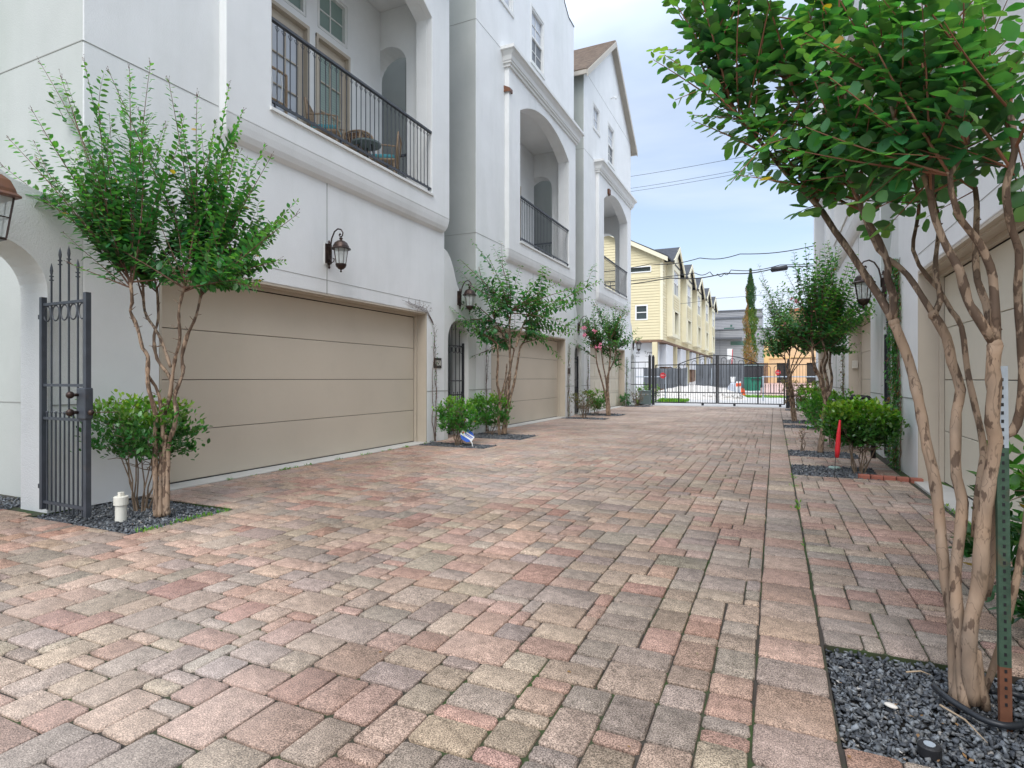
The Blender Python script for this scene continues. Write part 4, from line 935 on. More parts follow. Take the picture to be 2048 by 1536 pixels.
# leafy shoots
D1, M1 = (.060, .180, .075), (.11, .27, .07)
def R1shoots():
    tips = [(1308, 100, 2.9), (1330, -10, 2.9), (1352, -60, 2.8), (1412, -70, 2.8), (1400, 18, 3.0), (1468, 108, 2.8), (1450, -90, 2.6), (1505, -90, 2.6), (1476, 350, 2.6), (1500, 350, 2.8), (1385, 230, 2.9), (1350, 200, 2.9),
            (1560, -90, 2.5), (1610, -110, 2.4), (1580, 60, 2.8), (1540, 120, 2.9), (1620, 20, 2.7), (1660, -100, 2.3), (1430, 60, 2.9), (1500, 30, 2.9), (1560, 180, 2.9), (1525, 250, 2.7), (1600, 260, 2.9)]
    pool = [p for e_ in ends for p in e_[int(len(e_)*.35):] if p.z > 1.9]
    for u, v, d in tips:
        P_ = at(u, v, d); c = sorted(pool, key=lambda q: (q-P_).length+rnd.uniform(0, .25))
        c = [q for q in c if (q-P_).length > .45][:6] or c[-1:]
        for jj in range(2 if u < 1620 else 1):
            P2 = P_+Vector((rnd.gauss(0, .07), rnd.gauss(0, .12), rnd.gauss(0, .05)))*jj
            shoot(tw, lv, rnd.choice(c), P2, .082, .038, .006, .04, .12, taper=.5, col=(D1, YNG))
    # crown body, random shoots rising from the limbs
    for _ in range(185):
        p = rnd.choice(pool); d = Vector((rnd.gauss(-.12, .5), rnd.gauss(-.05, .45), abs(rnd.gauss(.75, .35)))).normalized(); L = rnd.uniform(.3, .8)
        q = p+d*L
        dd = q.x*-S_+q.y*C_
        u = 1024+FPX*(q.x*C_+q.y*S_)/dd; v = 757-FPX*(q.z-H)/dd
        if u < 1560 and rnd.random() < .86 or u < 1500 and v > 60+(u-1300)*1.4: continue
        if v > 330 or v < -140: continue
        if u > 1700 and rnd.random() < .25: continue
        if dd < 1.5: continue
        shoot(tw, lv, p, q, rnd.uniform(.062, .088), .040, .005, .0, .1, taper=.3, col=(D1, M1))
    for _ in range(70):     # lower skirt of single big leaves along the old wood
        p = rnd.choice([q for q in pool if q.z < 2.45]); d = Vector((rnd.gauss(-.2, .6), rnd.gauss(0, .6), rnd.gauss(.1, .4))).normalized()
        shoot(tw, lv, p, p+d*rnd.uniform(.12, .3), rnd.uniform(.07, .09), .05, .003, 0, .3, taper=.1, col=(D1, M1), droop=.15)
R1shoots()
loc = Vector(base)
o1 = br.build('trunk', 'bark', T1, smooth=True); o2 = tw.build('shoots', mat('red_twig', (.24, .10, .055), .7, .2, 10), T1); o3 = lv.build('crown', 'leaf', T1, False, 1.22); rel([o1, o2, o3], loc)

# ---- generic myrtle
def myrtle(label, base, limbs, depth, tips, leaf, step, r0, nextra=30, spread=.5, col=(DARK, YNG), buds=0, pink=0, simple=True, z0=None, tr=.0085, droop=0., start=None, rise=.02, group=None):
    t_ = thing('crepe_myrtle', label, 'tree', base, group=group)
    br = M(); tw = M(); lv = Leaves(); fl = M(); pool = []; tipsL = []
    for i, (px, r_a, r_b, dd) in enumerate(limbs):
        n = len(px); pp = trunkline(br, [at(u, v, depth+dd*k/(n-1)) for k, (u, v) in enumerate(px)], r_a, r_b, 8, .14, .28, (0, 1.3)); pool += pp[int(len(pp)*.6):]; tipsL.append(pp[-1]); stubs(br, pp[len(pp)//3:], 9, .09, .005)
    top = sorted(pool, key=lambda p: -p.z)[:max(8, len(pool)//2)]
    T_ = []
    for k, tp in enumerate(tips):
        u, v = tp[0], tp[1]; dd = tp[2] if len(tp) > 2 else rnd.uniform(-spread, spread); T_.append(at(u, v, depth+dd))
    alls = []
    for P_ in T_:
        c = sorted(top, key=lambda q: (q-P_).length)[:max(3, len(top)//4)]
        s0 = rnd.choice(c); shoot(tw, lv, s0, P_, leaf, step, tr, rise, .12, col, droop=droop, flower=buds); alls.append((s0, P_))
    zc = sorted(p.z for p in tipsL)[len(tipsL)//2]-.25
    for q_ in [p for p in tipsL if p.z > zc]:
        near_ = sorted(T_, key=lambda P_: (P_-q_).length)[:6]
        for _k in range(3):
            P_ = q_.lerp(rnd.choice(near_), rnd.uniform(.6, .95)); shoot(tw, lv, q_, P_, leaf, step, tr, rise, .1, col, droop=droop); alls.append((q_, P_))
    for _ in range(nextra):
        (a, A), (b, B) = rnd.choice(alls), rnd.choice(alls); P_ = A.lerp(B, rnd.uniform(.0, .6)); s0 = a.lerp(A, rnd.uniform(.0, .35))
        P_ = s0+(P_-s0)*rnd.uniform(.45, .92)+Vector((rnd.gauss(0, .1), rnd.gauss(0, .15), rnd.gauss(0, .06)))
        if (P_-s0).length < .12: continue
        shoot(tw, lv, s0, P_, leaf*rnd.uniform(.85, 1.1), step, tr*.6, rise, .1, col, droop=droop, flower=buds//2)
    for _ in range(int(nextra*1.4)):
        a, A = rnd.choice(alls); s0 = a.lerp(A, rnd.uniform(.05, .8)); d = ((A-a).normalized()*.8+rv()*.6+Vector((0, 0, .35))).normalized()
        shoot(tw, lv, s0, s0+d*leaf*rnd.uniform(3, 6), leaf*rnd.uniform(.8, 1.05), step, tr*.4, rise, .0, col, droop=droop)
    for _ in range(pink):
        c = rnd.choice(T_[:max(2, len(T_)//2)]) if not start else at(*rnd.choice(start))
        c = c+Vector((rnd.gauss(0, .05), rnd.gauss(0, .05), rnd.gauss(0, .05)))
        for q in range(16): fl.obox(c+rv()*rnd.uniform(.01, .075), rv()*.016, rv()*.014, rv()*.005)
    o = [br.build('trunk', 'bark', t_, smooth=True), tw.build('shoots', 'twig', t_), lv.build('crown', 'leaf', t_, simple)]
    if pink: o.append(fl.build('blossom', 'petal', t_))
    rel(o, base); return t_
z2 = lambda L, s=2.419, ox=0, oy=465: [(ox+x/s, oy+y/s) for x, y in L]
L1 = [
 (z2([(755, 1375), (750, 1000), (755, 900), (740, 830), (715, 730), (715, 600), (690, 560), (665, 460), (630, 380), (640, 340), (632, 240)]), .026, .010, -.25),
 (z2([(775, 1375), (780, 1100), (795, 900), (830, 760), (822, 700), (760, 610), (745, 500), (765, 420), (760, 270)]), .022, .010, .2),
 (z2([(810, 1370), (815, 1050), (840, 950), (855, 870), (845, 790), (885, 680), (880, 600), (905, 500), (950, 400), (985, 230)]), .022, .010, .05),
 (z2([(790, 1000), (770, 790), (735, 720), (718, 690)]), .018, .010, -.1),
 (z2([(820, 800), (845, 620), (870, 520), (865, 380), (890, 270)]), .016, .010, -.2),
 (z2([(825, 650), (780, 520), (740, 450), (700, 380), (690, 220)]), .015, .010, .25),
 (z2([(800, 1370), (795, 1150), (800, 980)]), .018, .018, .0)]
tips1 = [(83, 130), (67, 225), (22, 282), (9, 335, .0), (77, 323), (118, 365), (124, 160), (170, 132), (221, 150), (259, 141), (300, 132), (338, 165), (363, 244), (394, 196), (457, 175), (484, 226), (528, 296), (540, 317), (590, 432), (555, 520), (150, 532), (560, 440), (430, 250), (200, 240), (280, 230), (500, 380), (100, 280), (470, 560), (190, 470), (240, 200), (470, 300), (330, 260), (150, 240)]
b_ = onG(325, 1029)
myrtle('crepe myrtle beside the open iron gate at the left, tall upright leafy shoots', b_, L1, 5.2, tips1, .084, .046, .03, 125, .55, ((.045, .155, .06), (.10, .26, .055)), buds=7, simple=False, tr=.008)
# ---- arching myrtle before the second garage
z5 = lambda L: [(900+x/3.34, 440+y/3.34) for x, y in L]
L2 = [(z5([(330, 1440), (325, 1330), (335, 1200), (315, 1080), (320, 950), (318, 830)]), .035, .020, -.3), (z5([(365, 1430), (400, 1200), (430, 1080), (460, 900), (470, 850), (490, 820)]), .04, .020, .3),
      (z5([(350, 1430), (370, 1300), (400, 1050), (400, 900), (395, 800)]), .035, .022, 0), (z5([(345, 1430), (380, 1350), (370, 1150), (400, 1000), (430, 860)]), .03, .018, .2), (z5([(335, 1200), (370, 1060), (380, 960)]), .02, .014, .1),
      (z5([(400, 900), (400, 700), (410, 600)]), .022, .014, 0), (z5([(440, 850), (480, 720), (520, 640)]), .018, .012, .2), (z5([(395, 850), (340, 740), (300, 680)]), .018, .012, -.2)]
tips2 = [(920, 519, .1), (920, 563, -.3), (953, 506), (974, 510), (1000, 515), (1014, 543), (1075, 563), (1122, 563), (1202, 562, .2), (1176, 596, .5), (1156, 662, .3), (1137, 668), (1093, 680), (912, 637, -.5), (957, 673), (961, 706), (935, 600), (985, 605), (1040, 575), (1100, 620), (1140, 600), (950, 640), (1000, 560), (1060, 640), (1085, 590), (1160, 575), (930, 545), (1120, 640)]
b_ = onG(1008, 868)
myrtle('crepe myrtle with long arching branches in front of the second left garage', b_, L2, 12.6, tips2, .155, .078, .035, 40, .7, ((.045, .16, .06), (.12, .29, .06)), simple=True, tr=.013, droop=.35, rise=.07)
# ---- pink flowering myrtle
L3 = [(z5([(1050, 1305), (1040, 1180), (1010, 1060), (980, 950), (975, 850)]), .035, .018, -.3), (z5([(1060, 1305), (1055, 1150), (1060, 1030), (1070, 900), (1060, 800)]), .035, .02, 0), (z5([(1068, 1305), (1060, 1180), (1050, 1050), (1100, 930), (1110, 840)]), .03, .018, .3), (z5([(1050, 1305), (1045, 1100), (1020, 950), (1010, 850)]), .03, .018, .1)]
tips3 = [(1190, 600), (1232, 604), (1249, 613), (1213, 628), (1172, 637), (1163, 640), (1256, 687), (1160, 695), (1238, 730), (1200, 620), (1180, 660), (1225, 640), (1245, 650), (1185, 620), (1166, 680), (1240, 690), (1210, 660)]
b_ = onG(1217, 829)
myrtle('crepe myrtle with pink blossom at the third left townhouse', b_, L3, 19.0, tips3, .14, .09, .03, 80, .7, ((.045, .15, .06), (.11, .27, .06)), pink=9, start=[(1168, 655, 18.3), (1180, 650, 18.2), (1171, 668, 18.2), (1192, 660, 18.2), (1199, 694, 18.2), (1202, 668, 18.2)], simple=True, tr=.014)
# ---- right second myrtle
z4 = lambda L: [(1540+x/4.52, 640+y/4.52) for x, y in L]
L4 = [(z4([(455, 1200), (460, 1120), (480, 1000), (485, 860), (500, 760), (480, 640), (440, 500), (400, 400), (380, 250)]), .045, .016, -.2), (z4([(460, 1200), (485, 900), (510, 700), (520, 560), (490, 430), (520, 340), (500, 230)]), .035, .016, .2),
      (z4([(490, 740), (540, 640), (560, 520), (540, 400), (545, 300), (530, 200)]), .028, .014, .3), (z4([(500, 720), (480, 560), (460, 420), (500, 300), (470, 180)]), .024, .014, -.3), (z4([(440, 500), (410, 470), (385, 330), (390, 180)]), .018, .012, -.2)]
tips4 = [(1588, 507), (1611, 489), (1629, 487), (1655, 488), (1672, 500), (1696, 527), (1712, 540), (1742, 595), (1748, 612), (1725, 632), (1571, 545), (1565, 600), (1575, 660), (1700, 660), (1640, 500), (1600, 530), (1680, 560), (1560, 640), (1720, 600), (1650, 520), (1685, 700), (1625, 540)]
b_ = onG(1641, 905)
myrtle('upright crepe myrtle on the right, just behind the bright green bush', b_, L4, 9.55, tips4, .095, .065, .045, 130, .6, ((.045, .155, .06), (.14, .31, .06)), simple=False, tr=.010, buds=3)
# ---- right third myrtle with a tied trunk
L5 = [(z4([(x0, 915), (x0-15, 800), (x0-30, 650), (x0-45, 500), (x0-60+d, 380), (x0-70+2*d, 270)]), .022, .012, dd) for x0, d, dd in ((205, -5, -.3), (212, 20, .2), (222, 45, 0), (232, 70, .3), (240, 95, -.2))]
tips5 = [(1517, 529), (1519, 558), (1530, 592), (1513, 645), (1511, 682), (1545, 600), (1555, 575), (1575, 580), (1600, 620), (1622, 660), (1628, 690), (1525, 700), (1540, 640), (1560, 620), (1590, 600), (1518, 620), (1610, 700)]
b_ = onG(1589, 843)
T5 = myrtle('far right crepe myrtle with its slender trunks tied together, near the driveway gate', b_, L5, 16.5, tips5, .14, .09, .03, 110, .8, ((.045, .15, .06), (.12, .28, .06)), pink=7, start=[(1576, 645, 15.6), (1572, 652, 15.6), (1590, 600, 15.7)], simple=True, tr=.014)
o = M().tube([at(1581+9*math.cos(a), 792, 16.4)+Vector((0, .12*math.sin(a), 0)) for a in [2*PI*i/16 for i in range(17)]], .012, 5).build('tie_strap', 'rubber', T5); rel([o], b_)
# ------------------------------------------------------------------ shrubs
def shrub(label, base, wx, wy, z0, z1, n, leaf, nst=9, col=(MIDG, YNG), bare=.0, glossy=False, simple=True, top=.5, group=None, name='shrub', lean=(0, 0), cat='bush'):
    t_ = thing(name, label, cat, base, group=group); st = M(); lv = Leaves()
    clumps = []
    for k in range(nst):
        a = 2*PI*k/nst+rnd.uniform(-.3, .3); e = Vector((math.cos(a)*wx*.42*rnd.uniform(.4, 1)+lean[0], math.sin(a)*wy*.42*rnd.uniform(.4, 1)+lean[1], z0+(z1-z0)*rnd.uniform(.3, .95)))
        m_ = Vector((e.x*.35+rnd.gauss(0, .03), e.y*.35+rnd.gauss(0, .03), e.z*.45)); st.tube([q_+Vector((rnd.gauss(0, .014), rnd.gauss(0, .014), 0))*(i_ > 0) for i_, q_ in enumerate(curve3(Vector((math.cos(a)*.05, math.sin(a)*.05, -.03)), m_, e, 6))], [.009, .0075, .007, .006, .005, .004, .003], 5); clumps.append(e)
        for q in range(7 if bare < .5 else 10):
            s0 = m_.lerp(e, rnd.random()); d = rv(); d.z = abs(d.z)*.5; s1 = s0+d*rnd.uniform(.1, .28)*max(wx, .5); st.tube([s0, (s0+s1)/2+rv()*.02, s1], [.005, .004, .002], 4)
            if s1.z > z0: clumps.append(s1)
    cl = []
    for _ in range(int(max(14, n/22))):
        while True:
            x, y = rnd.uniform(-1, 1), rnd.uniform(-1, 1); z_ = rnd.uniform(-1, 1)
            if abs(x)**3+abs(y)**3+abs(z_)**3 < 1 and (abs(x)**3+abs(y)**3+abs(z_)**3 > .25 or rnd.random() < .3): break
        cl.append(Vector((x*wx/2+lean[0], y*wy/2+lean[1], (z0+z1)/2+z_*(z1-z0)/2)))
    for _ in range(n):
        c = rnd.choice(cl) if rnd.random() < .8 else rnd.choice(clumps); c = c+rv()*abs(rnd.gauss(0, .075*max(.6, wx)))
        if c.z < z0-.03: continue
        o = Vector((c.x/wx, c.y/wy, .6+.4*(c.z-z0)/(z1-z0))); ax = (o+rv()*.8).normalized(); nm = Vector((0, 0, 1))+rv()*.55
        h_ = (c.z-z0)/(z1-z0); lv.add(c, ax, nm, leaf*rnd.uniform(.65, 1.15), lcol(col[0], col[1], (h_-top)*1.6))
    st.build('stems', 'stem', t_); lv.build('foliage', 'leafg' if glossy else 'leaf', t_, simple)
    return t_
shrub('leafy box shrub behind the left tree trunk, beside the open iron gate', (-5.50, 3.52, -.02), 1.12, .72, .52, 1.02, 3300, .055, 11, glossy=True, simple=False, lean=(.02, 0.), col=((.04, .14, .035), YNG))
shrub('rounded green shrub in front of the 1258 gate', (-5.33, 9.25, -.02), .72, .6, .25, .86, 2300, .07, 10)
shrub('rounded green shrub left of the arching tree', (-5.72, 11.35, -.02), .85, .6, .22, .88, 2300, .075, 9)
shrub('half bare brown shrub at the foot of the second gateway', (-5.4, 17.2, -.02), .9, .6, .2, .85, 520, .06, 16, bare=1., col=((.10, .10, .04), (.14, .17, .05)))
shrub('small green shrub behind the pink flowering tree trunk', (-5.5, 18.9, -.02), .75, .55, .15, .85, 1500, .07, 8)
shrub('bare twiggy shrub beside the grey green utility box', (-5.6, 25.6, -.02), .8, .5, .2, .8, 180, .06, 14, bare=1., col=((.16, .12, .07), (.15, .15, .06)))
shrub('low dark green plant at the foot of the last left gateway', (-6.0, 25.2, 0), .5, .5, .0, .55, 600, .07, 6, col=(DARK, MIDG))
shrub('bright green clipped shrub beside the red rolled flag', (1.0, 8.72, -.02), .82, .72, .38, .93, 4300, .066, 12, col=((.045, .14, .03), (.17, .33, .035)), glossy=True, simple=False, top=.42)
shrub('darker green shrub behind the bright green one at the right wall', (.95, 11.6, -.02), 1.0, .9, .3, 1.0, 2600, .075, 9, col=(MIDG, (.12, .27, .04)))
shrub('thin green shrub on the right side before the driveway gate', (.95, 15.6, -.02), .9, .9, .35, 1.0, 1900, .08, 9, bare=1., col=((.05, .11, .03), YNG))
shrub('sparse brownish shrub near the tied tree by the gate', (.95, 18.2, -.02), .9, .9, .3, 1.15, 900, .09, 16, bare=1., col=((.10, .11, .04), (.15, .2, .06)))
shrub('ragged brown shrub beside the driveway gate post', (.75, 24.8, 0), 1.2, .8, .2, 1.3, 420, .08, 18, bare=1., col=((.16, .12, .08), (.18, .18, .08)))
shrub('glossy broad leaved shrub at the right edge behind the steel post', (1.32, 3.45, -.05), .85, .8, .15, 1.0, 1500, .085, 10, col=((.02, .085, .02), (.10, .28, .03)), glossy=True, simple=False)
shrub('pinkish dry twigs of a seedling on the gravel under the second right tree', (.42, 10.9, -.01), .14, .1, .12, .42, 40, .03, 3, col=((.25, .16, .08), (.2, .2, .08)), name='seedling', cat='plant')

# ivy and dead vines
def vine(label, X, s, y0, y1, z0, z1, n, leaf, dead=False, wob=.12, col=(DARK, MIDG)):
    t_ = thing('climbing_vine', label, 'vine', (X, (y0+y1)/2, 0)); st = M(); lv = Leaves(); cy = (y0+y1)/2
    for k in range(5 if not dead else 3):
        y = rnd.uniform(y0, y1); pts = []; z_ = 0
        while z_ < z1: pts.append((X+s*rnd.uniform(.012, .03), y, z_)); y += rnd.gauss(0, .03)*(1 if dead else 1.3); y = min(max(y, y0), y1); z_ += rnd.uniform(.08, .14)
        if len(pts) > 2: st.tube(pts, [.009*(1-.7*i/len(pts)) for i in range(len(pts))], 5)
        if dead:
            for p_ in pts[3:]:
                for q in (-1, 1):
                    if rnd.random() < .6: st.tube([p_, (p_[0]+s*.02, p_[1]+q*rnd.uniform(.02, .09), p_[2]+rnd.uniform(.0, .07))], [.003, .001], 3)
    for _ in range(n):
        z_ = z0+(z1-z0)*rnd.random()**.9; k = 1-.35*z_/z1; y = cy+rnd.gauss(0, (y1-y0)*.27)*k+.05*math.sin(z_*5); q = Vector((X+s*abs(rnd.gauss(.03, .035)), y, z_))
        c = lcol(col[0], col[1], rnd.random()) if rnd.random() > .14 else (.22, .09, .04)
        lv.add(q, Vector((s*.3, rnd.gauss(0, .5), -.6+rnd.gauss(0, .4))), Vector((s*1., rnd.gauss(0, .4), .5)), leaf*rnd.uniform(.6, 1.2), c)
    a = st.build('stems', 'dead', t_); b = lv.build('leaves', 'leaf', t_, True); rel([a, b], (X, (y0+y1)/2, 0)); return t_
vine('leafy ivy column climbing the right pier beside the gateway', XR, -1, 9.15, 9.8, .0, 2.9, 3000, .06)
vine('dead bare vine climbing the pier beside the 1258 plate', XL, 1, 9.55, 9.7, 0, 2.3, 60, .04, True)
vine('dead bare vine on the white corner left of the second garage', XL, 1, 11.85, 11.95, 0, 2.2, 12, .04, True)
vine('dead vine on the pier right of the second garage door', XL, 1, 17.6, 17.85, 0, 2.35, 160, .05, True, col=((.12, .08, .05), MIDG))
vine('dark vine on the corner left of the third garage', XL, 1, 19.7, 19.9, 0, 2.3, 90, .05, True)
vine('dark thin vine on the pier at the end of the left row', XL, 1, 25.6, 25.9, 0, 2.2, 300, .06, True)
vine('reddish thin vine on the far right pier', XR, -1, 16.0, 16.4, 0, 2.5, 420, .06, True, col=((.10, .06, .04), MIDG))
o = M()
for k in range(3): o.tube([(XL+.015, 9.62+.0-k*.02, 2.28+.03*k), (XL+.02, 9.35, 2.50+.03*k), (XL+.02, 8.75-.1*k, 2.60+.02*k)], [.006, .005, .002], 4)
for k in range(50): p = Vector((XL+.02, rnd.uniform(8.75, 9.5), 2.6+rnd.gauss(0, .04))); o.tube([p, p+Vector((.02, rnd.gauss(0, .03), rnd.gauss(.0, .05)))], [.004, .001], 3)
tag(o.build('dry_creeper', 'dead'), 'dry creeper tuft above the top right corner of the near garage', 'vine')

# ------------------------------------------------------------------ small things on the ground
p = onG(242, 1036)
t_ = thing('cleanout_pipe', 'white plastic cleanout pipe in the gravel at the left', 'pipe', p)
M().lathe([(.052, -.03), (.052, .13), (.066, .135), (.066, .215), (.060, .22), (.02, .222)], (0, 0, 0), 24).build('body', 'pvc', t_); M().box(-.022, .022, -.022, .022, .222, .26).build('plug', 'pvc', t_, bevel=.004)
t_.scale = (.86, .86, .88)
# security sign
p = onG(946, 893); q = at(932, 878, (p.y*C_-p.x*S_))
t_ = thing('yard_sign', 'blue and white octagonal yard sign leaning on a bent stake by the 1258 gate', 'sign', (p.x, p.y, 0))
M().tube([(0, 0, -.02), (-.02, 0, .06), (-.07, 0, .13)], .010, 6).build('stake', 'white', t_)
sm = Matrix.Translation((-.12, 0, .19)) @ Matrix.Rotation(YAW, 4, 'Z') @ Matrix.Rotation(R(32), 4, 'Y') @ Matrix.Rotation(R(-28), 4, 'X')
oc = [(.135*math.cos(a), .12*math.sin(a)) for a in [2*PI*(i+.5)/8 for i in range(8)]]
b_ = slab('panel', oc, [], 'Y', 0, .006, 'blue', t_, bevel=0); b_.data.transform(sm)
b_ = slab('white_band', [(-.125, -.045), (.125, -.045), (.125, .055), (-.125, .055)], [], 'Y', -.003, -.0005, 'white', t_, bevel=0); b_.data.transform(sm)
b_ = M().obox((.02, -.0045, .02), (.085, 0, 0), (0, .001, 0), (0, 0, .008)).obox((.02, -.0045, -.005), (.07, 0, 0), (0, .001, 0), (0, 0, .006)).build('print', 'blue', t_); b_.data.transform(sm)
b_ = M().obox((-.09, -.0045, .01), (.016, 0, 0), (0, .001, 0), (0, 0, .016)).build('emblem', 'redp', t_); b_.data.transform(sm)
# steel T post
p = onG(2012, 1440); t_ = thing('steel_post', 'perforated green steel post with silver top beside the near tree', 'post', p); t_.rotation_euler = (0, R(-.6), YAW-.35)
def chan(z0, z1, m): M().box(-.018, .018, -.003, .003, z0, z1).box(-.018, -.014, .003, .016, z0, z1).box(.014, .018, .003, .016, z0, z1).build('shaft', m, t_)
chan(-.05, .19, 'rusty'); chan(.19, .98, 'rust'); chan(.98, 1.275, 'silver')
sl_ = M()
for k in range(40): sl_.box(-.004, .004, -.0045, -.003, .05+k*.03, .062+k*.03)
sl_.build('slot_row', 'rubber', t_)
# black irrigation hose round the tree foot
P_ = [onG(1868, 1372, .02), onG(1890, 1392, .03), onG(1925, 1415, .02), onG(1970, 1440, .015), onG(2020, 1452, .015), onG(2060, 1440, .015), onG(2062, 1405, .015), onG(2020, 1385, .02), onG(1975, 1382, .03)]
hp = []
for i in range(len(P_)-1):
    a0, a1, a2, a3 = P_[max(i-1, 0)], P_[i], P_[i+1], P_[min(i+2, len(P_)-1)]
    for k in range(6): t = k/6; hp.append(.5*((2*a1)+(a2-a0)*t+(2*a0-5*a1+4*a2-a3)*t*t+(3*a1-a0-3*a2+a3)*t**3))
o = M().tube(hp, .012, 8).build('irrigation_hose', 'hose', smooth=True); tag(o, 'black hose looped on the gravel round the foot of the near right tree', 'hose')
p = onG(1859, 1497); t_ = thing('drain_cap', 'small round black cap lying on the near gravel bed', 'cap', p); M().lathe([(.034, -.02), (.034, .010), (.029, .014), (.02, .014)], (0, 0, 0), 24).build('cap', 'rubber', t_, smooth=False); M().lathe([(.017, .0142), (.017, .0165), (.011, .0165)], (0, 0, 0), 20).build('ring', 'silver', t_)
p = onG(1782, 1411); o = M().ball((0, 0, 0), .016, 10, .45).build('pebble', mat('pale_stone', (.62, .58, .52), .7, .1, 20), smooth=True); o.location = p; o.scale = (1.5, 1, 1); o.rotation_euler = (0, 0, -.5); tag(o, 'pale oval pebble on the dark gravel left of the near tree', 'pebble')
for i, (a, b) in enumerate((((1880, 1412), (1975, 1488)), ((1812, 1346), (1862, 1352)))):
    P0, P1 = onG(*a), onG(*b); o = M().tube([P0+Vector((0, 0, .004)), (P0+P1)/2+Vector((.01, .01, .012)), P1+Vector((0, 0, .004))], [.004, .0035, .001], 5).build('fallen_twig', mat('dry_wood', (.40, .30, .20), .85, .2, 20)); tag(o, ('long dry twig on the gravel below the near tree foot', 'short dry twig on the gravel near the paver edge')[i], 'twig')
lf = Leaves()
for k in range(26):
    q = onG(rnd.uniform(1680, 1960), rnd.uniform(1320, 1520), .004) if k < 18 else onG(rnd.uniform(260, 420), rnd.uniform(1015, 1060), .004); lf.add(q, Vector((rnd.gauss(0, 1), rnd.gauss(0, 1), .1)), Vector((rnd.gauss(0, .3), rnd.gauss(0, .3), 1)), rnd.uniform(.012, .024), (.36, .20, .09))
o = lf.build('leaf_litter', 'leaf', None, True); tag(o, 'scattered tiny dry brown leaves on the gravel beds', 'leaf litter', kind='stuff')
wd_ = Leaves()
for _ in range(46):
    x, y = rnd.choice([(-6.0, rnd.uniform(4.6, 9.2)), (-6.0, rnd.uniform(4.6, 9.2)), (1.48, rnd.uniform(4.5, 8.0)), (-4.62, rnd.uniform(2.9, 3.8)), (.2, rnd.uniform(4, 14))])
    for k in range(rnd.randint(5, 16)): wd_.add((x+rnd.gauss(0, .02), y+rnd.gauss(0, .03), 0), (rnd.gauss(0, .6), rnd.gauss(0, .6), .8), rv(), rnd.uniform(.02, .055), lcol(MIDG, YNG, rnd.random()))
tag(wd_.build('weed_tufts', 'leaf', None, True, .5), 'small green weeds in the joints beside thresholds and edging', 'weeds', kind='stuff')
fl_ = Leaves()
for _ in range(70): fl_.add((rnd.uniform(-5.6, 1.3), rnd.uniform(1.5, 12), .006), (rnd.gauss(0, 1), rnd.gauss(0, 1), .1), (rnd.gauss(0, .3), rnd.gauss(0, .3), 1), rnd.uniform(.012, .03), rnd.choice([(.30, .17, .07), (.16, .09, .05), (.20, .22, .06)]))
tag(fl_.build('fallen_leaves', 'leaf', None, True), 'few small dry leaves fallen on the paving', 'leaf litter', kind='stuff')
# pale green discs on the right beds
for i, (u, v, r_) in enumerate(((1669, 936, .075), (1620, 853, .10))):
    p = onG(u, v); t_ = thing('round_lid', ('pale green round lid on the gravel beside the red flag', 'far pale green round lid on the gravel under the tied tree')[i], 'lid', p); M().lathe([(r_, -.03), (r_, .012), (r_*.9, .02), (r_*.1, .022)], (0, 0, 0), 24).build('lid', 'disc', t_)
# red rolled flag on a rod
p = onG(1669, 956); dpt = p.y*C_-p.x*S_; t_ = thing('rolled_flag', 'red rolled cloth flag on a thin rod in the gravel', 'flag', p)
A_ = [at(1669, 956, dpt), at(1671, 915, dpt), at(1675, 880, dpt), at(1680, 842, dpt)]
o = M().tube([Vector(q)-p for q in A_], .004, 5).build('rod', 'iron', t_)
o = M().tube([at(1674, 915, dpt)-p, at(1675, 900, dpt)-p, at(1677, 870, dpt)-p, at(1680, 840, dpt)-p], [.022, .030, .024, .010], 8); o.V = [tuple(Vector(v)) for v in o.V]; o.build('cloth', 'red', t_, smooth=True)
# brick kerb below the ivy
p0, p1 = onG(1730, 960, 0), onG(1832, 968, 0)
for k in range(5):
    o = M().box(-.1, .1, -.05, .05, -.02, .045).build('edging_brick', 'brick', bevel=.008); o.location = (1.0+.115*k*1.15, 8.28+rnd.uniform(-.01, .01)-.012*k, 0); o.rotation_euler = (0, 0, rnd.uniform(-.08, .08)+1.57 if k < 0 else rnd.uniform(-.06, .06)); o.scale = (.62, 1, 1)
    tag(o, ('leftmost red brick of the short edging row below the ivy', 'second red brick from the left in the edging row below the ivy', 'middle red brick of the edging row below the ivy', 'fourth red brick from the left in the edging row below the ivy', 'rightmost red brick of the edging row, touching the right pier')[k], 'brick', 'red bricks edging the bed below the ivy')
# manhole slot near the gate
o = M().box(-2.62, -1.75, 24.3, 24.42, -.01, .006).build('trench_drain', 'iron'); tag(o, 'thin dark drain slot in the paving before the driveway gate', 'drain')

